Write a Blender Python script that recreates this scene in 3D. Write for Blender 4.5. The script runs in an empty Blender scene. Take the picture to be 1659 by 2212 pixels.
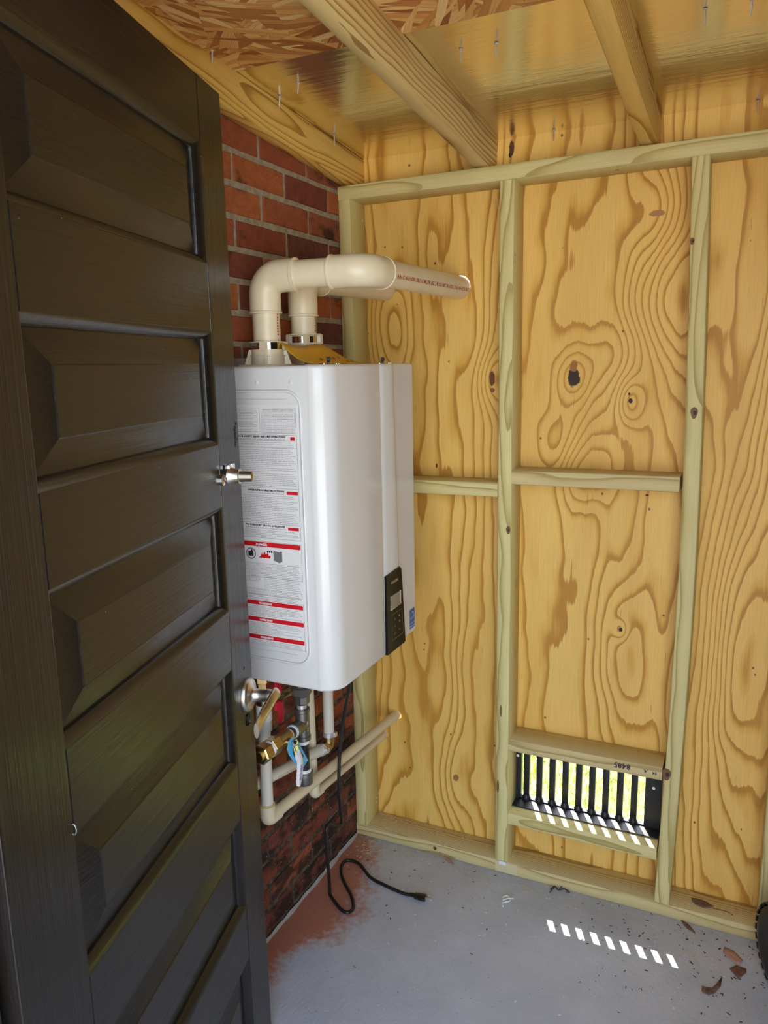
import bpy, bmesh, math, random
from mathutils import Vector, Matrix, noise as mnoise
random.seed(7)
S = bpy.context.scene
C = S.collection
PI = math.pi
# ------------------------------------------------------------------ camera
F_PX, W_PX = 1657.92, 1659.0
CAM = Vector((1.0655, -1.9672, 1.476)); YAW, PITCH, ROLL = 0.4477, -0.1879, -0.0208
fw = Vector((-math.sin(YAW)*math.cos(PITCH), math.cos(YAW)*math.cos(PITCH), math.sin(PITCH)))
rt = Vector((math.cos(YAW), math.sin(YAW), 0)); up = rt.cross(fw)
r2 = rt*math.cos(ROLL)+up*math.sin(ROLL); u2 = -rt*math.sin(ROLL)+up*math.cos(ROLL)
cam = bpy.data.cameras.new('camera'); camo = bpy.data.objects.new('camera', cam); C.objects.link(camo)
camo.matrix_world = Matrix(((r2.x, u2.x, -fw.x, CAM.x), (r2.y, u2.y, -fw.y, CAM.y), (r2.z, u2.z, -fw.z, CAM.z), (0, 0, 0, 1)))
cam.sensor_fit = 'HORIZONTAL'; cam.sensor_width = 36; cam.lens = 36*F_PX/W_PX; cam.clip_start = 0.02
S.camera = camo
# ------------------------------------------------------------------ sky, sun, exposure
SUN_DIR = Vector((0.47, -1.0, -1.394)).normalized()
w = bpy.data.worlds.new('sky'); S.world = w; w.use_nodes = True
wn = w.node_tree; bg = wn.nodes['Background']
sky = wn.nodes.new('ShaderNodeTexSky'); sky.sky_type = 'NISHITA'; sky.sun_disc = False
sky.sun_elevation = math.radians(51); sky.sun_rotation = math.radians(-25); sky.air_density = 1.0; sky.dust_density = 1.5
# unseen white cloud mixed in so the sky light turns less blue
wtc = wn.nodes.new('ShaderNodeTexCoord'); wno = wn.nodes.new('ShaderNodeTexNoise'); wno.inputs['Scale'].default_value = 2.2; wno.inputs['Detail'].default_value = 6
wmp = wn.nodes.new('ShaderNodeMapRange'); wmp.inputs[1].default_value = .38; wmp.inputs[2].default_value = .62; wmp.inputs[3].default_value = .25; wmp.inputs[4].default_value = .95
wmx = wn.nodes.new('ShaderNodeMix'); wmx.data_type = 'RGBA'; wmx.inputs[7].default_value = (1.66, 1.68, 1.70, 1)
wn.links.new(wtc.outputs['Generated'], wno.inputs['Vector']); wn.links.new(wno.outputs[0], wmp.inputs[0]); wn.links.new(wmp.outputs[0], wmx.inputs[0])
wn.links.new(sky.outputs[0], wmx.inputs[6]); wn.links.new(wmx.outputs[2], bg.inputs[0]); bg.inputs[1].default_value = 0.5
sl = bpy.data.lights.new('sun', 'SUN'); sl.energy = 9; sl.angle = math.radians(0.53); sl.color = (1, .95, .86)
so = bpy.data.objects.new('sun', sl); C.objects.link(so)
so.rotation_euler = SUN_DIR.to_track_quat('-Z', 'Y').to_euler(); so.location = (-2, 5, 6)
vs = S.view_settings; vs.view_transform = 'Standard'; vs.look = 'None'; vs.gamma = 1; vs.use_curve_mapping = False
vs.exposure = 1.72
S.cycles.max_bounces = 16; S.cycles.diffuse_bounces = 10; S.cycles.glossy_bounces = 6
S.cycles.use_denoising = True

# ------------------------------------------------------------------ node helpers
class NB:
    def __init__(s, name):
        s.m = bpy.data.materials.new(name); s.m.use_nodes = True; s.t = s.m.node_tree
        s.b = s.t.nodes['Principled BSDF']
    def put(s, sock, v):
        if isinstance(v, bpy.types.NodeSocket): s.t.links.new(v, sock)
        elif v is not None:
            if sock.type == 'RGBA' and len(v) == 3: v = (*v, 1)
            sock.default_value = v
    def nd(s, typ, ins=(), **kw):
        n = s.t.nodes.new('ShaderNode'+typ)
        for k, v in kw.items(): setattr(n, k, v)
        for i, v in (ins.items() if isinstance(ins, dict) else enumerate(ins)): s.put(n.inputs[i], v)
        return n
    def ma(s, op, a, b=None, c=None, clamp=False):
        return s.nd('Math', (a, b, c), operation=op, use_clamp=clamp).outputs[0]
    def vm(s, op, a, b=None):
        n = s.nd('VectorMath', (a, b), operation=op)
        return n.outputs['Value'] if op in ('LENGTH', 'DOT_PRODUCT', 'DISTANCE') else n.outputs[0]
    def obj(s): return s.nd('TexCoord').outputs['Object']
    def rnd(s): return s.nd('ObjectInfo').outputs['Random']
    def mp(s, v, loc=(0, 0, 0), rot=(0, 0, 0), sc=(1, 1, 1)):
        return s.nd('Mapping', (v, loc, rot, sc)).outputs[0]
    def no(s, v, scale=5., detail=3., rough=.5, dist=0.):
        return s.nd('TexNoise', {'Vector': v, 'Scale': scale, 'Detail': detail, 'Roughness': rough, 'Distortion': dist}).outputs[0]
    def rp(s, f, stops, interp='LINEAR'):
        n = s.nd('ValToRGB', (f,)); cr = n.color_ramp; cr.interpolation = interp
        while len(cr.elements) < len(stops): cr.elements.new(.5)
        for e, (p, c) in zip(cr.elements, stops):
            e.position = p; e.color = (c, c, c, 1) if isinstance(c, (int, float)) else (*c, 1)
        return n.outputs[0]
    def mx(s, f, a, b, mode='MIX'):
        n = s.nd('Mix', (), data_type='RGBA', blend_type=mode)
        s.put(n.inputs[0], f); s.put(n.inputs[6], a); s.put(n.inputs[7], b)
        return n.outputs[2]
    def xyz(s, v): return s.nd('SeparateXYZ', (v,)).outputs
    def bump(s, h, st=.3, d=.002):
        s.put(s.b.inputs['Normal'], s.nd('Bump', {'Height': h, 'Strength': st, 'Distance': d}).outputs[0])
    def set(s, **k):
        for a, v in k.items(): s.put(s.b.inputs[a.replace('_', ' ')], v)
        return s.m

def plain(name, col, rough=.5, metal=0., spec=.5, coat=0.):
    n = NB(name)
    return n.set(Base_Color=col, Roughness=rough, Metallic=metal, Specular_IOR_Level=spec, Coat_Weight=coat)

def saw_ramp(n, f, light, mid, dark):
    return n.rp(f, [(0, light), (.45, light), (.72, mid), (.9, dark), (.985, dark), (1, light)])

def lumber(name, light, mid, dark, ring=.0055, warp=.012, bumps=.25, rough=.62):
    n = NB(name); v = n.obj(); r = n.rnd()
    off = n.nd('CombineXYZ', (n.ma('MULTIPLY', r, 13.7), n.ma('MULTIPLY', r, 5.1), n.ma('MULTIPLY', r, 7.3))).outputs[0]
    vo = n.vm('ADD', v, off)
    wv = n.no(n.mp(vo, sc=(1.6, 7, 7)), 1., 2., .5)
    wv2 = n.no(n.mp(vo, sc=(6, 30, 30)), 1., 2., .5)
    o = n.xyz(v)
    y0 = n.ma('MULTIPLY_ADD', n.ma('FRACT', n.ma('MULTIPLY', r, 7.77)), .05, -.025)
    z0 = n.ma('MULTIPLY_ADD', n.ma('FRACT', n.ma('MULTIPLY', r, 3.33)), .05, .02)
    dy = n.ma('SUBTRACT', o[1], y0); dz = n.ma('SUBTRACT', o[2], z0)
    d = n.ma('SQRT', n.ma('ADD', n.ma('MULTIPLY', dy, dy), n.ma('MULTIPLY', dz, dz)))
    d = n.ma('ADD', d, n.ma('MULTIPLY', wv, warp*2.5)); d = n.ma('ADD', d, n.ma('MULTIPLY', wv2, warp*.22))
    f = n.ma('FRACT', n.ma('DIVIDE', d, ring))
    col = saw_ramp(n, f, light, mid, dark)
    fib = n.no(n.mp(vo, sc=(9, 500, 500)), 1., 3., .6)
    col = n.mx(.35, col, n.rp(fib, [(.3, .62), (.65, 1.)]), 'MULTIPLY')
    big = n.no(n.mp(vo, sc=(2, 9, 9)), 1., 3., .6)
    col = n.mx(n.rp(big, [(.42, 0.), (.75, .38)]), col, mid)
    vo2 = n.nd('TexVoronoi', {'Vector': n.mp(vo, sc=(2.3, 12, 12)), 'Scale': 1.}); 
    kn = n.ma('LESS_THAN', vo2.outputs[0], .045)
    col = n.mx(n.ma('MULTIPLY', kn, .8), col, (.10, .05, .018))
    n.bump(n.ma('ADD', n.ma('MULTIPLY', fib, .6), n.ma('MULTIPLY', f, .5)), bumps, .0008)
    return n.set(Base_Color=col, Roughness=rough, Specular_IOR_Level=.3)

LUM = lumber('treated_lumber', (.72, .635, .30), (.64, .55, .23), (.44, .35, .12))
LUM_Y = lumber('yellow_pine', (.80, .54, .15), (.70, .43, .09), (.42, .21, .035), ring=.009, warp=.02)
LUM_G = lumber('dusty_lumber', (.68, .565, .29), (.60, .475, .21), (.40, .29, .11), ring=.006)

def plywood():
    n = NB('plywood'); v = n.obj(); o = n.xyz(v)
    v2 = n.nd('CombineXYZ', (o[0], 0., o[2])).outputs[0]
    sm = n.no(n.mp(v2, sc=(9, 0, 3)), 1., 2., .5)
    big = n.no(n.mp(v2, loc=(3.1, 0, .7), sc=(3.0, 0, .5)), 1., 2., .45)
    f = n.ma('MULTIPLY', big, 16.); f = n.ma('MULTIPLY_ADD', o[0], 20., f); f = n.ma('MULTIPLY_ADD', sm, 2.4, f)
    G = [(.638, 1.435, .055, .075, -2.6), (.418, 1.433, .05, .075, 2.2), (.783, 1.37, .035, .06, 2.4), (.79, .70, .085, .26, 3.8), (.78, .763, .02, .03, -1.6),
         (.859, 1.62, .085, .17, 3.6), (.113, 1.575, .06, .14, 2.6), (.828, 1.82, .07, .09, -1.8), (.68, 1.20, .07, .10, 2.8), (.30, .22, .04, .15, 1.6), (.60, 1.27, .06, .09, -2.2),
         (.74, 1.50, .08, .08, -1.5), (1.08, .7, .07, .35, 2.2), (1.05, 1.6, .05, .4, -1.8)]
    for (x, z, sx, sz, a) in G:
        q = n.mp(v2, loc=(-x/sx, 0, -z/sz), sc=(1/sx, 0, 1/sz))
        e = n.ma('EXPONENT', n.ma('MULTIPLY', n.vm('DOT_PRODUCT', q, q), -1.))
        f = n.ma('MULTIPLY_ADD', e, a*1.3, f)
    edge = n.no(n.mp(v2, sc=(140, 0, 5)), 1., 2., .6)
    f = n.ma('MULTIPLY_ADD', edge, .22, f)
    fr = n.ma('FRACT', f)
    A, B, D = (.86, .56, .155), (.75, .44, .09), (.52, .255, .04)
    col = n.rp(fr, [(0, A), (.50, A), (.70, B), (.84, D), (.94, D), (.985, A)])
    wide = n.no(n.mp(v2, loc=(1, 0, 2), sc=(7, 0, 1.2)), 1., 3., .5)
    col = n.mx(n.rp(wide, [(.45, 0.), (.72, .45)]), col, (.62, .33, .055))
    fib = n.no(n.mp(v2, sc=(420, 0, 9)), 1., 3., .65)
    col = n.mx(.4, col, n.rp(fib, [(.28, .66), (.6, 1.)]), 'MULTIPLY')
    # open checks and small specks
    ck = n.no(n.mp(v2, sc=(260, 0, 12)), 1., 1., .4)
    col = n.mx(n.rp(ck, [(.74, 0.), (.79, .55)]), col, (.16, .08, .03))
    vo = n.nd('TexVoronoi', {'Vector': n.mp(v2, sc=(16, 0, 13)), 'Scale': 1.})
    col = n.mx(n.ma('MULTIPLY', n.ma('LESS_THAN', vo.outputs[0], .05), .8), col, (.09, .045, .02))
    kd = n.no(n.mp(v2, sc=(60, 0, 60)), 1., 2., .6)
    for (x, z, sx, sz, cc) in [(.637, 1.437, .017, .026, (.035, .017, .008)), (.636, 1.466, .011, .016, (.33, .14, .035)), (.415, 1.437, .009, .022, (.16, .06, .015)), (.416, 1.405, .007, .007, (.25, .10, .03)),
                               (.783, 1.376, .006, .007, (.03, .012, .006)), (.779, 1.393, .003, .004, (.03, .012, .006)), (.78, .763, .0055, .006, (.02, .01, .005)), (.833, 1.134, .005, .003, (.02, .01, .006)),
                               (.464, 2.02, .007, .02, (.10, .035, .01)), (.46, 2.004, .004, .008, (.03, .012, .006)), (.828, 1.826, .02, .008, (.42, .22, .08)), (.306, .218, .010, .012, (.35, .17, .05)), (.25, 1.19, .003, .008, (.08, .03, .01))]:
        q = n.mp(v2, loc=(-x/sx, 0, -z/sz), sc=(1/sx, 0, 1/sz))
        dd = n.ma('ADD', n.vm('LENGTH', q), n.ma('MULTIPLY_ADD', kd, .9, -.45))
        col = n.mx(n.rp(dd, [(.82, 1.), (1.12, 0.)]), col, cc)
    q = n.mp(v2, loc=(-.6375/.0035, 0, -1.437/.03), sc=(1/.0035, 0, 1/.03))
    n.bump(n.ma('ADD', n.ma('MULTIPLY', fib, .7), n.ma('MULTIPLY', fr, .3)), .25, .001)
    return n.set(Base_Color=col, Roughness=.5, Specular_IOR_Level=.35)
PLY = plywood()

def osb():
    n = NB('strand_board'); v = n.obj()
    a = n.nd('TexVoronoi', {'Vector': n.mp(v, sc=(1, 1, 0)), 'Scale': 9.})
    ang = n.ma('MULTIPLY', n.xyz(a.outputs['Color'])[0], 2.2)
    ang = n.ma('ADD', ang, -1.1)
    vr = n.nd('VectorRotate', {'Vector': v, 'Angle': ang}, rotation_type='Z_AXIS').outputs[0]
    b = n.nd('TexVoronoi', {'Vector': n.mp(vr, sc=(9, 58, 0)), 'Scale': 1.})
    c = n.xyz(b.outputs['Color'])
    col = n.rp(c[0], [(0, (.36, .13, .03)), (.25, (.56, .26, .07)), (.55, (.66, .34, .10)), (.8, (.72, .43, .15)), (1, (.80, .55, .24))])
    fib = n.no(n.mp(vr, sc=(14, 330, 0)), 1., 3., .6)
    col = n.mx(.45, col, n.rp(fib, [(.3, .5), (.6, 1.)]), 'MULTIPLY')
    e = n.nd('TexVoronoi', {'Vector': n.mp(vr, sc=(9, 58, 0)), 'Scale': 1.}, feature='DISTANCE_TO_EDGE').outputs[0]
    col = n.mx(n.rp(e, [(0, .5), (.05, 0.)]), col, (.20, .09, .03))
    a2 = n.nd('TexVoronoi', {'Vector': n.mp(v, loc=(3.3, 1.7, 0), sc=(1, 1, 0)), 'Scale': 6.})
    an2 = n.ma('MULTIPLY_ADD', n.xyz(a2.outputs['Color'])[1], 2.6, -1.3)
    vr2 = n.nd('VectorRotate', {'Vector': v, 'Angle': an2}, rotation_type='Z_AXIS').outputs[0]
    b2 = n.nd('TexVoronoi', {'Vector': n.mp(vr2, loc=(.4, .2, 0), sc=(7, 66, 0)), 'Scale': 1.}); c2 = n.xyz(b2.outputs['Color'])
    col2 = n.rp(c2[0], [(0, (.30, .10, .025)), (.4, (.60, .29, .08)), (.7, (.72, .43, .15)), (1, (.84, .60, .28))])
    fib2 = n.no(n.mp(vr2, sc=(14, 330, 0)), 1., 3., .6); col2 = n.mx(.45, col2, n.rp(fib2, [(.3, .5), (.6, 1.)]), 'MULTIPLY')
    col = n.mx(n.ma('GREATER_THAN', c2[1], .45), col, col2)
    sp = n.nd('TexVoronoi', {'Vector': n.mp(v, sc=(7, 12, 0)), 'Scale': 1.})
    col = n.mx(n.ma('LESS_THAN', sp.outputs[0], .07), col, (.03, .016, .012))
    n.bump(n.ma('ADD', c[1], n.ma('MULTIPLY', fib, .3)), .55, .0016)
    return n.set(Base_Color=col, Roughness=.6, Specular_IOR_Level=.3)
OSB = osb()

def foil():
    n = NB('radiant_foil'); v = n.obj()
    a = n.no(n.mp(v, sc=(5, 45, 1)), 1., 3., .55); b = n.no(n.mp(v, sc=(60, 160, 1)), 1., 2., .5); c = n.no(n.mp(v, sc=(3, 3, 1)), 1., 1.)
    n.bump(n.ma('ADD', n.ma('ADD', n.ma('MULTIPLY', a, 1.), n.ma('MULTIPLY', b, .1)), n.ma('MULTIPLY', c, 3.)), .35, .0032)
    return n.set(Base_Color=(.90, .86, .74), Metallic=1., Roughness=.2)
FOIL = foil()

def brickmat(name, cols, blotch):
    n = NB(name); g = n.nd('NewGeometry').outputs['Position']; r = n.rnd(); z = n.xyz(g)[2]
    col = n.rp(r, cols)
    a = n.no(n.mp(g, sc=(30, 30, 40)), 1., 4., .65); b = n.no(n.mp(g, sc=(8, 8, 16)), 1., 3., .6); c = n.no(n.mp(g, sc=(230, 230, 230)), 1., 2., .6)
    col = n.mx(.6, col, n.rp(a, [(.3, .6), (.6, 1.1)]), 'MULTIPLY')
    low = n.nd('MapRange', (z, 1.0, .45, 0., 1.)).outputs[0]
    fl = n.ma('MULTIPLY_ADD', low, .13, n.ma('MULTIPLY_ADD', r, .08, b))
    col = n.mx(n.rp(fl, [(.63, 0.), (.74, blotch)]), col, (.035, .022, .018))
    pale = n.no(n.mp(g, loc=(3, 3, 3), sc=(45, 45, 60)), 1., 4., .7)
    col = n.mx(n.rp(pale, [(.62, 0.), (.74, .55)]), col, (.40, .26, .16))
    vo = n.nd('TexVoronoi', {'Vector': n.mp(g, sc=(90, 90, 60)), 'Scale': 1.})
    wm = n.ma('MULTIPLY', n.ma('LESS_THAN', vo.outputs[0], .10), n.ma('MULTIPLY', low, .8))
    col = n.mx(wm, col, (.55, .50, .45))
    n.bump(n.ma('ADD', a, n.ma('MULTIPLY', c, .5)), .5, .0025)
    return n.set(Base_Color=col, Roughness=.85, Specular_IOR_Level=.2)
BR = brickmat('red_brick', [(0, (.34, .095, .040)), (.3, (.42, .138, .05)), (.55, (.28, .077, .04)), (.8, (.38, .12, .05)), (1, (.25, .08, .048))], .9)
BR2 = brickmat('flashed_brick', [(0, (.19, .055, .036)), (.5, (.25, .07, .036)), (1, (.15, .055, .042))], .95)

def mortar():
    n = NB('mortar'); g = n.nd('NewGeometry').outputs['Position']; z = n.xyz(g)[2]
    a = n.no(n.mp(g, sc=(60, 60, 60)), 1., 4., .6)
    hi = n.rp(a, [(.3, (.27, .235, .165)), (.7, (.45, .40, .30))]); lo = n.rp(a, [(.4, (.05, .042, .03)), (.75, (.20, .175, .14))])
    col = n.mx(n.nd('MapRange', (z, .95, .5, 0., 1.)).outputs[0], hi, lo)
    n.bump(a, .7, .003)
    return n.set(Base_Color=col, Roughness=.9, Specular_IOR_Level=.15)
MORT = mortar()

def concrete():
    n = NB('painted_concrete'); g = n.obj()
    a = n.no(n.mp(g, sc=(6, 6, 6)), 1., 3., .55); b = n.no(n.mp(g, sc=(55, 55, 1)), 1., 4., .6); c = n.no(n.mp(g, sc=(160, 70, 1)), 1., 2., .6)
    col = n.rp(a, [(.3, (.45, .495, .565)), (.7, (.535, .58, .655))])
    o = n.xyz(g)
    # terracotta overspray stain beside the bricks
    st = n.ma('ADD', n.ma('MULTIPLY', o[0], -6.5), n.ma('MULTIPLY', n.ma('ABSOLUTE', n.ma('ADD', o[1], .31)), -2.6))
    st = n.ma('ADD', st, n.ma('MULTIPLY_ADD', b, 1.0, n.ma('MULTIPLY_ADD', a, 1.2, .86)))
    col = n.mx(n.rp(st, [(.55, 0.), (1.9, .9)]), col, (.42, .14, .065))
    # swept dust along the plate
    du = n.ma('ADD', n.ma('MULTIPLY', o[1], 5.), n.ma('MULTIPLY_ADD', b, .8, .35))
    col = n.mx(n.rp(du, [(.4, 0.), (.95, .4)]), col, (.33, .30, .25))
    for sc, th, cc in ((30, .05, (.06, .05, .045)), (55, .06, (.78, .78, .76)), (22, .035, (.09, .06, .045))):
        v = n.nd('TexVoronoi', {'Vector': n.mp(g, loc=(sc, 0, 0), sc=(sc, sc*1.3, 0)), 'Scale': 1.})
        col = n.mx(n.ma('MULTIPLY', n.ma('LESS_THAN', v.outputs[0], th), .6), col, cc)
    n.bump(n.ma('ADD', n.ma('ADD', n.ma('MULTIPLY', b, .6), n.ma('MULTIPLY', c, .4)), n.ma('MULTIPLY', a, 1.)), .6, .004)
    return n.set(Base_Color=col, Roughness=n.rp(b, [(.3, .38), (.7, .6)]), Specular_IOR_Level=.5)
CONC = concrete()

def blackpaint(name, sc):
    n = NB(name); v = n.obj(); r = n.rnd()
    vo = n.vm('ADD', v, n.nd('CombineXYZ', (n.ma('MULTIPLY', r, 9.), n.ma('MULTIPLY', r, 3.), n.ma('MULTIPLY', r, 5.))).outputs[0])
    wr = n.no(n.mp(vo, sc=(sc[0]*.5, 4, sc[2]*.04)), 1., 2.)
    g = n.no(n.mp(n.vm('ADD', vo, n.nd('CombineXYZ', (n.ma('MULTIPLY', wr, .02), 0., n.ma('MULTIPLY', wr, .02))).outputs[0]), sc=sc), 1., 5., .7)
    h = n.no(n.mp(vo, sc=(50, 50, 50)), 1., 3., .6)
    n.bump(n.ma('ADD', n.ma('MULTIPLY', g, 1.), n.ma('MULTIPLY', h, .05)), .6, .0016)
    vv = n.nd('TexVoronoi', {'Vector': n.mp(v, sc=(26, 26, 26)), 'Scale': 1.})
    col = n.mx(n.ma('LESS_THAN', vv.outputs[0], .014), (.010, .0085, .007), (.6, .57, .5))
    return n.set(Base_Color=col, Roughness=n.rp(h, [(.3, .20), (.7, .27)]), Specular_IOR_Level=.52)
BLK_H = blackpaint('black_paint_along', (2.5, 60, 110))
BLK_V = blackpaint('black_paint_upright', (110, 60, 2.5))

WHITE = plain('white_enamel', (.71, .72, .73), .16, 0, .55)
PAPER = plain('label_paper', (.78, .78, .79), .4)
RED = plain('label_red', (.62, .012, .02), .4)
INK = plain('black_ink', (.02, .02, .022), .5)
GREY = plain('label_grey', (.16, .17, .18), .5)
GASKET = plain('cream_gasket', (.70, .58, .36), .5)
PVC = NB('cream_pvc'); _g = PVC.no(PVC.mp(PVC.nd('NewGeometry').outputs['Position'], sc=(20, 20, 20)), 1., 3.)
PVC = PVC.set(Base_Color=PVC.rp(_g, [(.3, (.74, .655, .46)), (.7, (.80, .72, .53))]), Roughness=.3, Specular_IOR_Level=.5)
PVCW = plain('white_pvc', (.72, .69, .61), .3)
CPVC = plain('cream_cpvc', (.74, .66, .46), .3)
CPVC_J = plain('yellow_cement', (.66, .52, .18), .35)
PVCRED = plain('pipe_print', (.42, .05, .03), .5)
CHROME = plain('chrome', (.85, .86, .88), .08, 1)
NICKEL = plain('satin_nickel', (.68, .64, .56), .3, 1)
STEEL = plain('dark_steel', (.23, .225, .21), .38, .9)
BLKPIPE = plain('black_pipe', (.018, .018, .02), .22, 0, .6)
BRASS = plain('brass', (.50, .385, .19), .33, 1)
TAPE = plain('thread_tape', (.85, .86, .88), .5)
REDV = plain('red_handle', (.50, .012, .035), .35)
RUBBER = plain('black_rubber', (.012, .012, .014), .4, 0, .5)
GRILL = plain('black_grille', (.012, .013, .015), .42, 0, .45)
GLOSSBLK = plain('gloss_black', (.008, .0075, .007), .2, 0, .2)
LCD = plain('display_glass', (.30, .28, .22), .18, 0, .6)
SILVER = plain('silver_print', (.55, .50, .42), .35, .6)
BLUE = plain('sticker_blue', (.03, .12, .40), .4)
TAGB = plain('tag_blue', (.12, .48, .78), .45)
SLEEVE = plain('white_vinyl', (.80, .80, .84), .35)
BLUEP = plain('blue_print', (.06, .16, .50), .5)
YEL = plain('yellow_card', (.80, .44, .012), .5)
GALV = plain('galvanised', (.72, .73, .74), .3, .7)
LEAF = NB('dry_leaf'); _v = LEAF.no(LEAF.mp(LEAF.obj(), sc=(90, 90, 90)), 1., 3.)
LEAF = LEAF.set(Base_Color=LEAF.rp(_v, [(.3, (.11, .055, .035)), (.7, (.22, .12, .08))]), Roughness=.7)
LEAFP = plain('pale_leaf', (.46, .27, .20), .7)
TWIG = plain('twig', (.06, .04, .03), .8)
CHIP = plain('wood_chip', (.62, .48, .28), .8)
CHIPW = plain('paint_chip', (.80, .80, .78), .6)
DIRT = plain('dirt', (.05, .035, .028), .9)
def grassm():
    n = NB('lawn'); g = n.obj()
    a = n.no(n.mp(g, sc=(30, 30, 30)), 1., 4., .7)
    return n.set(Base_Color=n.rp(a, [(.3, (.10, .18, .015)), (.55, (.24, .33, .04)), (.75, (.44, .44, .14))]), Roughness=.8)
LAWN = grassm()
SLAB = plain('pale_concrete', (.62, .60, .56), .85)
DRIVE = plain('drive_concrete', (.60, .57, .52), .85)
SIDING = plain('outer_board', (.45, .33, .18), .8)

# ------------------------------------------------------------------ mesh helpers
class MB:
    def __init__(s): s.v = []; s.f = []
    def add(s, vs, fs):
        o = len(s.v); s.v += [Vector(v) for v in vs]; s.f += [[i+o for i in f] for f in fs]; return s
    def box(s, a, b, b_=0):
        (x0, y0, z0), (x1, y1, z1) = a, b
        x0, x1 = min(x0, x1), max(x0, x1); y0, y1 = min(y0, y1), max(y0, y1); z0, z1 = min(z0, z1), max(z0, z1)
        if not b_:
            return s.add([(x0, y0, z0), (x1, y0, z0), (x1, y1, z0), (x0, y1, z0), (x0, y0, z1), (x1, y0, z1), (x1, y1, z1), (x0, y1, z1)],
                         [(0, 3, 2, 1), (4, 5, 6, 7), (0, 1, 5, 4), (1, 2, 6, 5), (2, 3, 7, 6), (3, 0, 4, 7)])
        bm = bmesh.new(); bmesh.ops.create_cube(bm, size=1)
        for v in bm.verts: v.co = Vector(((x0+x1)/2+v.co.x*(x1-x0), (y0+y1)/2+v.co.y*(y1-y0), (z0+z1)/2+v.co.z*(z1-z0)))
        bmesh.ops.bevel(bm, geom=list(bm.edges), offset=b_, segments=2, profile=.5, affect='EDGES')
        return s.bm(bm)
    def bm(s, bm):
        bm.verts.index_update(); s.add([v.co.copy() for v in bm.verts], [[v.index for v in f.verts] for f in bm.faces]); bm.free(); return s
    def tube(s, pts, r, seg=16, cap=True):
        pts = [Vector(p) for p in pts]; n = len(pts); rs = r if isinstance(r, (list, tuple)) else [r]*n
        T = []
        for i in range(n):
            a = pts[max(i-1, 0)]; b = pts[min(i+1, n-1)]; t = (b-a)
            if t.length < 1e-9: t = T[-1] if T else Vector((0, 0, 1))
            T.append(t.normalized())
        nrm = T[0].orthogonal().normalized(); rings = []
        for i in range(n):
            nrm = (nrm-T[i]*nrm.dot(T[i])).normalized(); bn = T[i].cross(nrm)
            rings.append([pts[i]+(nrm*math.cos(2*PI*k/seg)+bn*math.sin(2*PI*k/seg))*rs[i] for k in range(seg)])
        vs = [p for ring in rings for p in ring]; fs = []
        for i in range(n-1):
            for k in range(seg):
                k2 = (k+1) % seg; fs.append((i*seg+k, i*seg+k2, (i+1)*seg+k2, (i+1)*seg+k))
        if cap: fs += [tuple(range(seg))[::-1], tuple((n-1)*seg+k for k in range(seg))]
        return s.add(vs, fs)
    def lathe(s, base, axis, prof, seg=24, rot=0.):
        """prof: list of (distance along axis, radius)"""
        base = Vector(base); a = Vector(axis).normalized(); n1 = a.orthogonal().normalized(); n2 = a.cross(n1)
        vs = [base+a*h+(n1*math.cos(rot+2*PI*k/seg)+n2*math.sin(rot+2*PI*k/seg))*r for h, r in prof for k in range(seg)]; fs = []
        for i in range(len(prof)-1):
            for k in range(seg):
                k2 = (k+1) % seg; fs.append((i*seg+k, i*seg+k2, (i+1)*seg+k2, (i+1)*seg+k))
        fs += [tuple(range(seg))[::-1], tuple((len(prof)-1)*seg+k for k in range(seg))]
        return s.add(vs, fs)
    def prism(s, poly, ext):
        """closed polygon of 3D points pushed along ext"""
        n = len(poly); e = Vector(ext); p = [Vector(q) for q in poly]
        return s.add(p+[q+e for q in p], [tuple(range(n))[::-1], tuple(range(n, 2*n))]+[(i, (i+1) % n, n+(i+1) % n, n+i) for i in range(n)])
    def loft(s, rings):
        n = len(rings[0]); vs = [Vector(p) for r in rings for p in r]; fs = []
        for i in range(len(rings)-1):
            for k in range(n): fs.append((i*n+k, i*n+(k+1) % n, (i+1)*n+(k+1) % n, (i+1)*n+k))
        fs += [tuple(range(n))[::-1], tuple((len(rings)-1)*n+k for k in range(n))]
        return s.add(vs, fs)

WORLD = {}
def link(name, mb, mat, parent=None, basis=None, smooth=None, kind=None, recalc=True):
    me = bpy.data.meshes.new(name)
    if isinstance(mb, MB):
        me.from_pydata([tuple(v) for v in mb.v], [], mb.f)
        if recalc:
            bm = bmesh.new(); bm.from_mesh(me); bmesh.ops.recalc_face_normals(bm, faces=bm.faces); bm.to_mesh(me); bm.free()
    else: me = mb
    if smooth:
        for p in me.polygons: p.use_smooth = True
        me.set_sharp_from_angle(angle=math.radians(smooth))
    if mat and not me.materials: me.materials.append(mat)
    o = bpy.data.objects.new(name, me); C.objects.link(o)
    put(o, parent, basis)
    if kind: o['kind'] = kind
    return o
def put(o, parent=None, basis=None):
    wm = basis or Matrix.Identity(4)
    o.matrix_basis = wm; WORLD[o.name] = wm
    if parent:
        o.parent = parent; o.matrix_parent_inverse = WORLD[parent.name].inverted()
def thing(name, loc, label, cat, group=None, basis=None, kind=None):
    o = bpy.data.objects.new(name, None); C.objects.link(o); o.empty_display_size = .05
    put(o, None, basis or Matrix.Translation(Vector(loc))); tag(o, label, cat, group, kind); return o
def tag(o, label, cat, group=None, kind=None):
    o['label'] = label
    if cat: o['category'] = cat
    if group: o['group'] = group
    if kind: o['kind'] = kind
    return o

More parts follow.
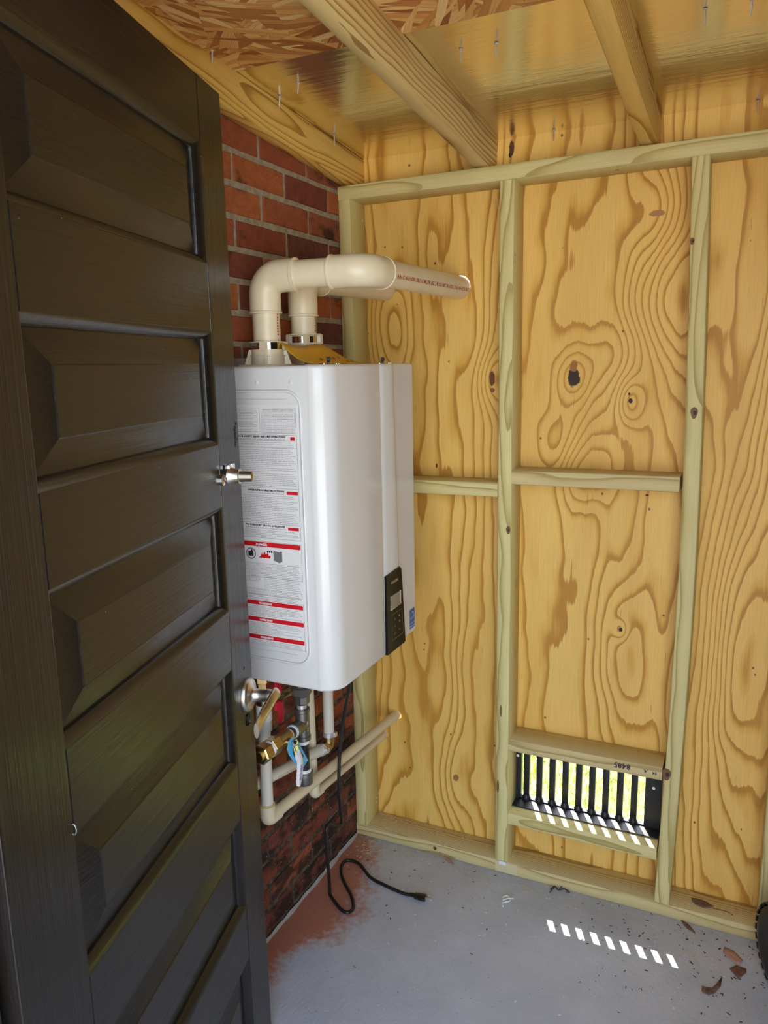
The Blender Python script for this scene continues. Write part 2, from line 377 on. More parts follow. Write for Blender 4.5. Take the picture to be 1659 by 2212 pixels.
def fillet(pts, r, seg=8):
    """round the corners of a polyline"""
    P = [Vector(p) for p in pts]; out = [P[0]]
    for i in range(1, len(P)-1):
        a, b, c = P[i-1], P[i], P[i+1]; u = (a-b).normalized(); v = (c-b).normalized()
        th = u.angle(v); tl = min(r/math.tan(th/2), (a-b).length*.49, (c-b).length*.49)
        rr = tl*math.tan(th/2); ctr = b+(u+v).normalized()*(rr/math.sin(th/2))
        s0 = b+u*tl-ctr; s1 = b+v*tl-ctr; tot = s0.angle(s1); ax = s0.cross(s1).normalized()
        for k in range(seg+1): out.append(ctr+Matrix.Rotation(tot*k/seg, 3, ax) @ s0)
    out.append(P[-1]); return out
def spline(pts, n=8):
    P = [Vector(p) for p in pts]; P = [2*P[0]-P[1]]+P+[2*P[-1]-P[-2]]; out = []
    for i in range(1, len(P)-2):
        p0, p1, p2, p3 = P[i-1:i+3]
        for k in range(n):
            t = k/n; out.append(.5*((2*p1)+(p2-p0)*t+(2*p0-5*p1+4*p2-p3)*t*t+(3*p1-p0-3*p2+p3)*t**3))
    out.append(P[-2]); return out

_fc = {}
def glyphs(txt, size=1., bold=0.):
    """text as flat polygons: list of verts (x, y), faces, width"""
    if (txt, bold) not in _fc:
        cu = bpy.data.curves.new('lettering', 'FONT'); cu.body = txt; cu.size = 1; cu.resolution_u = 1; cu.offset = bold
        ob = bpy.data.objects.new('lettering', cu); me = ob.to_mesh()
        v = [(q.co.x, q.co.y) for q in me.vertices]; f = [tuple(p.vertices) for p in me.polygons]
        ob.to_mesh_clear(); bpy.data.objects.remove(ob); bpy.data.curves.remove(cu)
        _fc[(txt, bold)] = (v, f, max([q[0] for q in v] or [0]))
    return _fc[(txt, bold)]
def write(mb, txt, size, fn, width=None, bold=0.):
    """write text through fn(u, v) -> world point; width squeezes the line to that length"""
    v, f, wd = glyphs(txt, 1., bold)
    if not v: return
    sx = size if width is None else width/wd
    mb.add([fn(a*sx, b*size) for a, b in v], f)

# ------------------------------------------------------------------ setting
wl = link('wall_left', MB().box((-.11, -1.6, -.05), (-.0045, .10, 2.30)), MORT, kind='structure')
tag(wl, 'red brick house wall with grey mortar, sooty and dark near the floor', 'wall')
def brick_mesh(i, L):
    rnd = random.Random(100+i); H = .0555; P = []
    for k in range(5): P.append((-L/2+L*k/4, -H/2))
    P.append((L/2, 0))
    for k in range(5): P.append((L/2-L*k/4, H/2))
    P.append((-L/2, 0))
    j = [(a+rnd.uniform(-.0012, .0012), b+rnd.uniform(-.0012, .0012)) for a, b in P]
    front = [(rnd.uniform(-.0008, .0008), a*.985, b*.93) for a, b in j]; mid = [(-.0028, a, b) for a, b in j]; back = [(-.02, a, b) for a, b in j]
    n = len(P); m = MB().add(front+mid+back, [tuple(range(n))]+[(i, (i+1) % n, n+(i+1) % n, n+i) for i in range(n)]+[(n+i, n+(i+1) % n, 2*n+(i+1) % n, 2*n+i) for i in range(n)])
    me = bpy.data.meshes.new('brick'); me.from_pydata([tuple(v) for v in m.v], [], m.f)
    bm = bmesh.new(); bm.from_mesh(me); bmesh.ops.recalc_face_normals(bm, faces=bm.faces)
    if sum(f.normal.x for f in bm.faces if len(f.verts) == n) < 0: bmesh.ops.reverse_faces(bm, faces=bm.faces)
    bm.to_mesh(me); bm.free(); return me
BM = {}
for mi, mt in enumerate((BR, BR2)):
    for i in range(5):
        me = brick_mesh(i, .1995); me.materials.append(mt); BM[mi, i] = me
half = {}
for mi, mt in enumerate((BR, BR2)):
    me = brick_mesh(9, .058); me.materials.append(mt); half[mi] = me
CO, BL = .0693, .2125
for c in range(-28, 4):
    zc = 1.948-CO*(c+28-27)-CO/2 if False else 1.948+CO*c+CO/2
    if zc < .005 or zc > 2.22: continue
    row_off = -.055 if c % 2 == 1 else -.055-.1055      # vertical joint position of the course
    for k in range(-1, 8):
        yc = row_off-BL*k-BL/2
        if k == -1:
            yl, yh = row_off+.005, .088
            if yh-yl < .02: continue
        if yc < -1.55: continue
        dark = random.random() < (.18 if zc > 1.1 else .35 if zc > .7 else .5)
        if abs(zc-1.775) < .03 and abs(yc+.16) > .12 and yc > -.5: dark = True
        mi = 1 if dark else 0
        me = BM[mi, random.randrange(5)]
        sc = (yh-yl)/.2005 if k == -1 else 1.
        y = (yh+yl)/2 if k == -1 else yc
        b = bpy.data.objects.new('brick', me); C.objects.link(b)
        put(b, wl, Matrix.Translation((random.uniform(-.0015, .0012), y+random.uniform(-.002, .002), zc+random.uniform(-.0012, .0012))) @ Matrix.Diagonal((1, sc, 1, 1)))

fl = link('floor', MB().box((-.12, -1.62, -.10), (2.05, .115, 0)), CONC, kind='structure')
tag(fl, 'grey painted concrete floor with terracotta stain by the bricks', 'floor')
# ridge of paint and mortar where the bricks meet the floor
m = MB(); n = 90
for i in range(n+1):
    y = -1.5+1.5*i/n; h = .004+.016*abs(mnoise.noise((y*14, 1, 0)))+.004*random.random(); d = .003+.014*abs(mnoise.noise((y*9, 5, 0)))
    m.v += [Vector((-.006, y, -.002)), Vector((.001, y, h)), Vector((d*.7, y, h*.5)), Vector((d+.004, y, -.002))]
for i in range(n): m.f += [[4*i+k, 4*i+k+1, 4*i+5+k, 4*i+4+k] for k in range(3)]
tr = link('trim_1', m, plain('grey_paint_ridge', (.40, .39, .385), .8), kind='structure')
tag(tr, 'ragged grey paint and mortar ridge along the foot of the brick wall', 'trim')

# plywood wall with the vent opening and pipe holes
VX0, VX1, VZ0, VZ1 = .498, .907, .198, .393
holes = [(.3213, 1.6834, .0315), (.0965, 1.6905, .0312), (.108, .389, .0155), (.064, .3155, .0125)]
bm = bmesh.new()
def loop(pts):
    vs = [bm.verts.new(p) for p in pts]
    for i in range(len(vs)): bm.edges.new((vs[i], vs[(i+1) % len(vs)]))
loop([(-.02, .0893, -.03), (2.05, .0893, -.03), (2.05, .0893, 2.05), (-.02, .0893, 2.05)])
loop([(VX0, .0893, VZ0), (VX1, .0893, VZ0), (VX1, .0893, VZ1), (VX0, .0893, VZ1)])
for x, z, r in holes: loop([(x+r*math.cos(2*PI*k/32), .0893, z+r*math.sin(2*PI*k/32)) for k in range(32)])
res = bmesh.ops.triangle_fill(bm, edges=list(bm.edges), use_beauty=True)
ex = bmesh.ops.extrude_face_region(bm, geom=list(bm.faces))
for v in ex['geom']:
    if isinstance(v, bmesh.types.BMVert): v.co.y += .0125
wb = link('wall_back', MB().bm(bm), PLY, kind='structure')
tag(wb, 'golden plywood wall with swirling grain and dark knots behind the studs', 'wall')

# ceiling: foil-faced sheet at the low edge, bare strand board beyond; pitch 1:12
SL = .083
def zc_(y): return 2.052-SL*y
def slab(x0, x1, y0, y1, d0, d1):
    return MB().add([(x, y, zc_(y)+d) for d in (d0, d1) for x, y in ((x0, y0), (x1, y0), (x1, y1), (x0, y1))],
                    [(0, 1, 2, 3), (4, 7, 6, 5), (0, 4, 5, 1), (1, 5, 6, 2), (2, 6, 7, 3), (3, 7, 4, 0)])
ce = link('ceiling', slab(-.12, 2.06, -1.66, .12, .0125, .03), SIDING, kind='structure')
tag(ce, 'low sloping roof underside of shiny foil sheeting and strand board', 'ceiling')
link('foil_panel', slab(-.11, 2.05, -.503, .0885, 0, .012), FOIL, ce)['label'] = 'gold-reflecting foil-faced sheet at the low edge'
link('strand_board', slab(-.11, 2.05, -1.65, -.505, -.0015, .012), OSB, ce)['label'] = 'bare flaky orange strand board'
def screw(x, y, L=.026, tilt=(0, 0)):
    p = Vector((x, y, zc_(y)+.004)); e = p+Vector((tilt[0], tilt[1], -L-.004))
    m = MB().tube([p, p+(e-p)*.8, e], [.0017, .0017, .0003], 6)
    m.lathe(p+(e-p)*.12, (e-p), [(0, .0015), (.001, .0048), (.0018, .004), (.0025, .0015)], 7)
    link('roofing_screw', m, GALV, ce, smooth=30)
for x, y in [(.055, -.362), (.13, -.404), (.055, -.112), (.05, -.598), (.504, -.405), (.575, -.40), (.576, .074), (.946, -.371), (1.033, .083), (1.021, -.367)]:
    screw(x, y, random.uniform(.02, .03), (random.uniform(-.003, .003), random.uniform(-.003, .003)))

# remaining shell (behind and beside the viewpoint)
m = MB().box((-.11, -1.60, -.05), (.335, -1.515, 2.16)).box((1.685, -1.60, -.05), (2.05, -1.515, 2.16)).box((.335, -1.60, 2.01), (1.685, -1.515, 2.16))
tag(link('wall_front', m, PLY, kind='structure'), 'plywood front wall around the wide doorway', 'wall')
tag(link('wall_right', MB().box((2.0, -1.52, -.05), (2.05, .0885, 2.16)), plain('reflection_dark', (.035, .03, .027), .9), kind='structure'), 'unseen side wall far to the right, made dark to dim reflections', 'wall')  # out of view; dark colour chosen to darken reflections in the door mouldings
def housewall():
    n = NB('far_brickwork'); o = n.xyz(n.obj())
    b = n.nd('TexBrick', {'Vector': n.nd('CombineXYZ', (o[1], o[2], 0.)).outputs[0], 'Color1': (.36, .09, .04, 1), 'Color2': (.27, .07, .04, 1), 'Mortar': (.44, .40, .31, 1), 'Scale': 1., 'Mortar Size': .006, 'Brick Width': .2125, 'Row Height': .0693})
    return n.set(Base_Color=b.outputs[0], Roughness=.85)
tag(link('wall_outside', MB().box((-.25, -9, -.05), (-.005, -1.6, 3.0)), housewall(), kind='structure'), 'unseen brick house wall added past the doorway to block sky', 'wall')  # out of view; added to block sky on the left and darken door reflections
tag(link('added_eave', MB().box((-.25, -9, 2.55), (.25, -1.70, 2.70)), SIDING, kind='structure'), 'unseen eave added outside the doorway to cut sky light', 'eave')  # out of view; overhang added to hold back blue sky light
m = MB().box((.337, -1.61, 0), (.362, -1.50, 2.008)).box((1.658, -1.61, 0), (1.683, -1.50, 2.008)).box((.362, -1.61, 1.985), (1.658, -1.50, 2.008))
tag(link('trim_2', m, BLK_V, kind='structure'), 'black painted frame of the wide doorway', 'door frame')
tag(link('ground_front', MB().box((-9, -14, -.15), (11, -1.625, -.04)), DRIVE, kind='structure'), 'pale concrete paving outside the doorway', 'ground')
tag(link('ground_back', MB().box((-9, .12, -.20), (11, .53, -.06)), SLAB, kind='structure'), 'sunlit pale concrete strip outside the vent grille', 'ground')
lw = link('lawn', MB().box((-9, .53, -.25), (11, 12, -.075)), LAWN, kind='structure'); tag(lw, 'sunlit green lawn seen through the vent grille', 'lawn')
m = MB(); rg = random.Random(3)
for i in range(7000):
    x = rg.uniform(-.6, 1.3); y = rg.uniform(.535, 1.5); a = rg.uniform(0, PI); h = rg.uniform(.015, .04); dx, dy = .0022*math.cos(a), .0022*math.sin(a)
    m.add([(x-dx, y-dy, -.075), (x+dx, y+dy, -.075), (x+rg.uniform(-.02, .02), y+rg.uniform(-.02, .02), -.075+h)], [(0, 1, 2)])
tag(link('grass', m, LAWN, kind='stuff', recalc=False), 'short sunlit grass blades beyond the vent grille', 'grass')

# ------------------------------------------------------------------ lumber
def board(name, a, b, mat, parent, sec=(.038, .089), roll=None, bow=0., bevel=.0022, axis_up=None):
    """a->b centre line; sec = (local Y size, local Z size); axis_up = world direction of local Z"""
    a, b = Vector(a), Vector(b); X = (b-a).normalized(); L = (b-a).length
    Z = Vector(axis_up); Z = (Z-X*Z.dot(X)).normalized(); Y = Z.cross(X)
    h, d = sec[0]/2, sec[1]/2; c = bevel
    ring = [(-h+c, -d), (h-c, -d), (h, -d+c), (h, d-c), (h-c, d), (-h+c, d), (-h, d-c), (-h, -d+c)]
    n = 10 if bow else 1; R = []
    for i in range(n+1):
        t = i/n; o = bow*math.sin(PI*t)
        R.append([(-L/2+L*t, y+o, z) for y, z in ring])
    M = Matrix((( X.x, Y.x, Z.x, (a.x+b.x)/2), (X.y, Y.y, Z.y, (a.y+b.y)/2), (X.z, Y.z, Z.z, (a.z+b.z)/2), (0, 0, 0, 1)))
    return link(name, MB().loft(R), mat, parent, M, smooth=50)
fr = thing('wall_frame', (.6, .045, 0), 'greenish treated lumber stud frame against the plywood wall', 'wall frame')
D2 = .0445
board('bottom_plate', (0, D2, .019), (1.98, D2, .019), LUM_G, fr, axis_up=(0, 1, 0))
board('top_plate', (0, D2, 1.943), (1.98, D2, 1.943), LUM, fr, axis_up=(0, 1, 0))
for x, bow in ((.019, 0), (.479, .001), (.926, .018), (1.177, 0), (1.60, 0)):
    board('stud', (x, D2, .038), (x, D2, 1.924), LUM, fr, axis_up=(0, 1, 0), bow=bow)
board('blocking', (.038, D2, 1.140), (.46, D2, 1.142), LUM, fr, axis_up=(0, 1, 0))
board('blocking', (.498, D2, 1.1785), (.917, D2, 1.1785), LUM_G, fr, axis_up=(0, 1, 0))
board('vent_header', (.498, D2, .410), (.911, D2, .412), LUM_G, fr, axis_up=(0, 1, 0), sec=(.036, .089))
board('vent_sill', (.498, D2, .180), (.907, D2, .178), LUM, fr, axis_up=(0, 1, 0), sec=(.036, .089))
link('pale_patch', MB().box((.462, -.0012, .003), (.528, .001, .036)), plain('fresh_wood', (.66, .56, .33), .6), fr)['label'] = 'paler clean rectangle on the bottom plate'
link('lumber_tag', MB().box((.474, -.003, .028), (.494, -.001, .039)), plain('tag_paper', (.72, .80, .85), .5), fr)['label'] = 'small white paper tag stapled under a stud'
for x, z in ((.0385, .060), (.0385, .075), (.0385, 1.86)):
    link('screw_head', MB().lathe((x-.001, .07, z+.02), (1, 0, 0), [(0, .0045), (.0018, .004), (.002, .001)], 10), GALV, fr)
KNOT = plain('knot_wood', (.17, .085, .035), .6); KNOT2 = plain('knot_heart', (.05, .02, .012), .7)
for x, z, a, b in ((.922, .415, .011, .017), (.941, 1.352, .008, .014), (.917, 1.742, .005, .008), (.491, 1.035, .006, .011), (.27, .021, .006, .006)):
    kn = link('knot', MB().prism([(x+a*math.cos(q)*(1+.15*math.sin(3*q)), -.0004, z+b*math.sin(q)) for q in [2*PI*k/14 for k in range(14)]], (0, .003, 0)), KNOT, fr)
    link('knot_heart', MB().prism([(x+.2*a+a*.42*math.cos(q), -.0008, z+b*.5*math.sin(q)*(1+.3*math.cos(2*q))) for q in [2*PI*k/10 for k in range(10)]], (0, .003, 0)), KNOT2, kn)
# stamped marks on the lumber
m = MB()
write(m, '8485', .022, lambda u, v: (.832-u, -.0006, .422-v), bold=.03)
write(m, '.4.', .013, lambda u, v: (.876-u, -.0006, .417-v), bold=.03)
write(m, 'E4', .011, lambda u, v: (.898-u, -.0006, .415-v), bold=.03)
write(m, 'KD HT', .009, lambda u, v: (1.045+u, .02+v, 1.9235)); write(m, 'No.2', .009, lambda u, v: (1.045+u, .034+v, 1.9235)); write(m, 'KD19', .009, lambda u, v: (1.085+u, .02+v, 1.9235)); write(m, 'SYP', .009, lambda u, v: (1.085+u, .034+v, 1.9235))
write(m, 'KD', .011, lambda u, v: (.735+v, .03+u, 1.9235), bold=.02)
write(m, 'HT KD', .009, lambda u, v: (.5005, .04+v, .86+u)); write(m, 'No.2', .012, lambda u, v: (.5005, .055+v, .865+u)); write(m, 'KD19 SYP', .008, lambda u, v: (.5005, .04+v, .655+u)); write(m, 'S-DRY', .008, lambda u, v: (.5005, .055+v, .655+u))
link('stamped_mark', m, plain('stamp_ink', (.045, .04, .05), .6), fr, recalc=False)

def rafter(x, label):
    y0, y1 = .0885, -1.51; h = .0835
    o = board('rafter', (x, y0, zc_(y0)-h/2-.0008), (x, y1, zc_(y1)-h/2-.0008), LUM_Y if x < .1 or x > .7 else LUM_RF, None, sec=(.038, h), axis_up=(0, 0, 1))
    tag(o, label, 'rafter', 'rafters under the roof')
LUM_RF = lumber('pale_rafter', (.72, .55, .24), (.58, .40, .14), (.34, .20, .06), ring=.011, warp=.03)
rafter(.0195, 'yellow pine rafter lying against the top of the brick wall')
rafter(.406, 'pale wavy-grained rafter in the middle, meeting the plate left of a knot')
rafter(.810, 'brown-striped rafter with a dark knot, furthest from the brick wall')

# ------------------------------------------------------------------ vent grille
vg = thing('vent_grille', (.70, .095, .198), 'black metal vent grille of upright bars low in the plywood wall', 'vent grille')
m = MB().box((.4985, .083, .199), (.514, .101, .392)).box((.863, .083, .199), (.9065, .101, .392)).box((.509, .083, .386), (.863, .101, .392)).box((.4985, .040, .1985), (.9065, .101, .2015)).box((.509, .083, .2015), (.863, .101, .2055))
link('frame', m, GRILL, vg)
for x in (.529, .567, .605, .643, .6815, .719, .757, .796, .834):
    m = MB().box((x-.009, .086, .2035), (x+.009, .100, .388), .0012)
    m.lathe((x, .089, .2015), (0, 0, 1), [(0, .012), (.006, .0125), (.012, .010), (.017, .006)], 10)
    link('bar', m, GRILL, vg, smooth=40)
for x, z in ((.5035, .338), (.885, .322)): link('nail_head', MB().lathe((x, .0835, z), (0, -1, 0), [(0, .004), (.0015, .0042), (.002, .002)], 10), CHIPW, vg)

# ------------------------------------------------------------------ door
TH = math.radians(15.5); dn = Vector((math.cos(TH), math.sin(TH), 0)); dd = Vector((-math.sin(TH), math.cos(TH), 0))
DL = Vector((.174, -.751, .008))
DM = Matrix(((-dd.x, dn.x, 0, DL.x), (-dd.y, dn.y, 0, DL.y), (0, 0, 1, DL.z), (0, 0, 0, 1)))   # local: u from latch to hinge, w out of the face, z up
door = thing('door_1', DL, 'open black painted wooden door with six stacked panels and lever handle', 'door', basis=DM, kind='structure')
DW, DH, DT, SW = .762, 1.950, .036, .103
def dpart(name, mb, mat, par=None, smooth=None): return link(name, mb, mat, par or door, DM, smooth=smooth)
def rbox(a, b): return MB().box(a, b, .0018)
dpart('stile', rbox((0, -DT, 0), (SW, 0, DH)), BLK_V); dpart('stile', rbox((DW-.126, -DT, 0), (DW, 0, DH)), BLK_V)
U0, U1 = SW, DW-.126; PH = .198; tops = [1.847-.3135*k for k in range(6)]
ed = [DH]+[q for t in tops for q in (t, t-PH)]+[0]
for i in range(0, 14, 2): dpart('rail', rbox((U0+.0004, -DT, ed[i+1]), (U1-.0004, -.0004, ed[i])), BLK_H)
def ringmesh(u0, u1, z0, z1, layers):
    m = MB()
    for ins, w in layers: m.v += [Vector((u0+ins, w, z0+ins)), Vector((u1-ins, w, z0+ins)), Vector((u1-ins, w, z1-ins)), Vector((u0+ins, w, z1-ins))]
    for i in range(len(layers)-1):
        for k in range(4): m.f.append([4*i+k, 4*i+(k+1) % 4, 4*i+4+(k+1) % 4, 4*i+4+k])
    return m
for t in tops:
    z0, z1 = t-PH, t
    dpart('moulding', ringmesh(U0, U1, z0, z1, [(-.001, -.0006), (.0012, -.0012), (.0125, -.0115), (.0132, -.013), (.0135, -.022)]), BLK_H, smooth=35)
    pm = ringmesh(U0+.010, U1-.010, z0+.010, z1-.010, [(0, -.0165), (.005, -.016), (.045, -.0045), (.047, -.003)]); pm.f.append([12, 13, 14, 15])
    pm.add([(U0, -DT+.012, z0), (U1, -DT+.012, z0), (U1, -DT+.012, z1), (U0, -DT+.012, z1)], [(0, 1, 2, 3)])
    dpart('panel', pm, BLK_H, smooth=12)
# lever handle
lz = .826; lu = .037
lev = dpart('lever_handle', MB().lathe((lu, .0002, lz), (0, 1, 0), [(0, .034), (.005, .0345), (.009, .0325), (.0115, .028), (.014, .017), (.018, .0135), (.040, .0125), (.041, .0132), (.058, .0132), (.0595, .012)], 32), NICKEL, smooth=40); lev['label'] = 'satin nickel lever handle on a round rose'
pts = spline([(lu-.004, .061, lz+.004), (lu+.012, .064, lz+.010), (lu+.035, .062, lz+.004), (lu+.062, .056, lz-.010), (lu+.085, .054, lz-.020), (lu+.104, .056, lz-.023)], 6)
R = []
for i, p in enumerate(pts):
    t = i/(len(pts)-1); hh = .0125+.003*t; th = .009-.004*t
    R.append([(p.x, p.y+th*math.cos(a), p.z+hh*math.sin(a)) for a in [2*PI*k/14 for k in range(14)]])
dpart('lever', MB().loft(R), NICKEL, lev, smooth=50)
m = MB().box((.030, -.0005, .762), (.045, .0012, .784), .003); dpart('strike_hole', m, GLOSSBLK, smooth=40)
# loose deadbolt trim
du, dz = .078, 1.274
db = dpart('deadbolt', MB().lathe((du, .006, dz), (0, 1, 0), [(0, .0165), (.002, .0175), (.005, .0165), (.012, .0145), (.022, .0138), (.023, .0105), (.046, .0095), (.048, .007)], 28), NICKEL, smooth=40); db['label'] = 'satin nickel deadbolt cylinder standing off the door'
m = MB().box((du-.026, -.001, dz+.004), (du-.012, .010, dz+.022), .002).box((du-.004, 0, dz+.012), (du+.008, .012, dz+.022), .003)
m.lathe((du+.022, -.001, dz-.004), (0, 1, 0), [(0, .010), (.006, .010), (.008, .006)], 14).tube([(du+.02, .006, dz-.002), (du, .012, dz)], .0025, 8)
dpart('bracket', m, CHROME, db, smooth=40)
m = MB()
for k in range(14): # chipped paint on the latch stile
    a = .010+.012*random.random(); z = 1.325+.045*random.random(); r = .0025; m.add([(a+r*random.uniform(.3, 1)*math.cos(q), .0008, z+r*2.2*random.uniform(.3, 1)*math.sin(q)) for q in [0, 1.05, 2.1, 3.14, 4.2, 5.24]], [(0, 1, 2, 3, 4, 5)])
dpart('paint_chip', m, plain('bare_black', (.004, .004, .005), .9))
dpart('screw_hole', MB().lathe((.041, -.0004, .884), (0, 1, 0), [(0, .003), (.0012, .003)], 10), GLOSSBLK)
dpart('screw_eye', MB().tube([(.639, .001+.004*math.sin(k*2*PI/16), .918+.007*math.cos(k*2*PI/16)) for k in range(17)], .0013, 8), STEEL, smooth=60)

# ------------------------------------------------------------------ water heater
HY0, HY1, HZ0, HZ1, HX = -.625, -.169, .786, 1.481, .300
wh = thing('water_heater', (.02, -.40, HZ0), 'white wall-mounted tankless water heater with warning label on its side', 'water heater')
def rrect(x0, x1, y0, y1, r, n=5):
    P = []
    for cx, cy, a0 in ((x1-r, y1-r, 0), (x0+r, y1-r, 90), (x0+r, y0+r, 180), (x1-r, y0+r, 270)):
        for k in range(n+1): a = math.radians(a0+90*k/n); P.append((cx+r*math.cos(a), cy+r*math.sin(a)))
    return P
def zl(z0, z1, r, n=5):
    o = [(z0+r-r*math.sin(math.radians(90-90*k/n)), r-r*math.cos(math.radians(90-90*k/n))) for k in range(n+1)]
    return o+[(z1-(z-z0), i) for z, i in o[::-1]]
rings = []
for z, ins in zl(HZ0, HZ1, .007):
    rings.append([(x, y, z) for x, y in rrect(.02+ins, .2575, HY0+ins, HY1-ins, .006)])
link('casing', MB().loft(rings), WHITE, wh, smooth=35)
# wall bracket
for z0, z1 in ((1.465, 1.50), (.755, .80)): link('wall_bracket', MB().box((-.002, -.52, z0), (.022, -.28, z1)), GALV, wh)
# front cover: cross-section lofted upward, ridge drifting outward towards the bottom
def section(z, ins):
    t = (HZ1-z)/(HZ1-HZ0); ry = -.312+.016*min(t/.72, 1)+.024*max(0, (t-.72)/.28)
    gy = -.379; P = []; y0 = HY0+ins; y1 = HY1-ins; X = HX-ins
    P.append((.2595, y0-.0008))
    r = .046
    for k in range(9): a = math.radians(-90+90*k/8); P.append((X-r+r*math.cos(a), y0-.0008+r+r*math.sin(a)))
    P += [(X+.0008, y0+.12), (X+.001, gy-.008), (X-.0005, gy-.002), (X-.003, gy), (X-.001, gy+.003), (X+.001, gy+.02), (X+.002, ry-.02), (X+.002, ry-.006), (X+.0005, ry), (X-.0022, ry+.006), (X-.0042, ry+.014), (X-.005, ry+.03), (X-.006, -.195)]
    r = .014
    for k in range(7): a = math.radians(0+90*k/6); P.append((X-.0065-r+r*math.cos(a), y1-r+r*math.sin(a)))
    P.append((.2595, y1))
    return [(x, y, z) for x, y in P]
lv = zl(HZ0-.001, HZ1+.001, .008); zz = [lv[k] for k in range(6)]+[(HZ0+(HZ1-HZ0)*k/10, 0) for k in range(1, 10)]+[lv[k] for k in range(6, 12)]
link('front_cover', MB().loft([section(z, i) for z, i in zz]), WHITE, wh, smooth=30)
link('seam_gasket', MB().box((.2574, HY0-.0006, HZ0+.003), (.2596, HY1+.0006, HZ1-.003)), GASKET, wh)['label'] = 'cream gasket line between casing and cover'
# pressed ridge on the side panel
pth = fillet([(.02, HY0-.0002, 1.430), (.238, HY0-.0002, 1.430), (.238, HY0-.0002, .842), (.02, HY0-.0002, .842)], .035, 8)
m = MB().tube(pth, .0032, 8); m.tube([(.02, HY0, 1.413), (.205, HY0, 1.413)], .0014, 6).tube([(.02, HY0, .862), (.205, HY0, .862)], .0014, 6)
for x in (.135, .217): m.lathe((x, HY0+.001, 1.448), (0, -1, 0), [(0, .0055), (.001, .0055), (.0022, .003)], 14)
for x, z in ((.207, 1.413), (.207, .862)): m.lathe((x, HY0+.0005, z), (0, -1, 0), [(0, .003), (.0012, .0025)], 10)
link('pressed_ridge', m, WHITE, wh, smooth=60)
# warning label
LY = HY0-.0006
lab = link('warning_label', MB().box((.045, LY, .872), (.231, HY0, 1.402)), PAPER, wh); lab['label'] = 'printed white safety label with red bars'
def sidefn(x, z, off=.0003): return lambda u, v: (x+u, LY-off, z+v)
ink = MB(); redm = MB(); whm = MB(); REDS = []; WORDS = []
def rect(mb, x0, x1, z0, z1, off=.0002):
    if mb is redm: mb = MB(); REDS.append(mb)
    mb.add([(x0, LY-off, z0), (x1, LY-off, z0), (x1, LY-off, z1), (x0, LY-off, z1)], [(0, 1, 2, 3)])
def frame(x0, x1, z0, z1, t=.0005):
    rect(ink, x0, x1, z1-t, z1); rect(ink, x0, x1, z0, z0+t); rect(ink, x0, x0+t, z0, z1); rect(ink, x1-t, x1, z0, z1)
BODY = ['WARNING: If you do not follow these instructions exactly, a fire or explosion may result causing property damage,', 'personal injury or loss of life. AVERTISSEMENT: Le defaut de respecter a la lettre les instructions de la presente',
 'notice ou du present feuillet peut provoquer un incendie ou une explosion, des dommages materiels, des blessures ou la mort.',
 'A. This appliance does not have a pilot. It is equipped with an ignition device that automatically lights the burner.', 'Do not try to light the burner by manually. Ce chauffe-eau n est pas dote d une veilleuse. Il est equipe d un dispositif',
 'd allumage qui allume automatiquement le bruleur. Ne pas tenter d allumer le bruleur manuellement.', 'B. BEFORE OPERATING smell all around the water heater area for gas. Be sure to smell next to the floor because', 'some gas is heavier than air and will settle on the floor. AVANT DE METTRE EN MARCHE renifler tout autour',
 'de l appareil pour detecter une fuite de gaz, car certains gaz sont plus lourds que l air et se deposent au sol.', 'WHAT TO DO IF YOU SMELL GAS. QUE FAIRE SI VOUS SENTEZ UNE ODEUR DE GAZ', 'Do not try to light any appliance. Ne tenter d allumer aucun appareil', 'Do not touch any electric switch, do not use any phone in your building. Ne toucher a aucun interrupteur electrique',
 'Immediately call your gas supplier from a neighbors phone. Follow the gas suppliers instructions. Appeler', 'immediatement le fournisseur de gaz a partir d un autre batiment. Suivre les instructions du fournisseur', 'If you cannot reach your gas supplier, call the fire department. Si vous ne pouvez pas joindre le fournisseur, appeler',
 'C. Use only your hand to push in or turn the gas control knob. Never use tools. If the knob will not push in or turn by hand, do', 'not try to repair it, call a qualified service technician. Force or attempted repair may result in a fire or explosion. N utiliser que la', 'main pour enfoncer ou tourner le bouton d admission du gaz. Ne jamais utiliser d outil. Si le bouton reste coince, ne pas',
 'tenter de le reparer, appeler un technicien qualifie. Une force excessive appliquee au bouton risque d incendie', 'D. Do not use this appliance if any part has been under water. Immediately call a qualified service technician to inspect the', 'appliance and to replace any part of the control system and any gas control which has been under water. Ne pas utiliser', 'cet appareil s il a ete plonge dans l eau, meme partiellement. Communiquer immediatement avec un technicien qualifie']
bi = [0]
def body(z_top, z_bot, n, x0=.052, x1=.224, short=()):
    st = (z_top-z_bot)/n
    for k in range(n):
        s = BODY[bi[0] % len(BODY)]; bi[0] += 1
        wd = (x1-x0)*(.6+.05*(k % 3) if k in short else .93+.02*(k % 4))
        if k in short: s = s[:62]
        write(ink, s, min(.0029, st*.78), sidefn(x0, z_top-st*(k+.85)), wd)
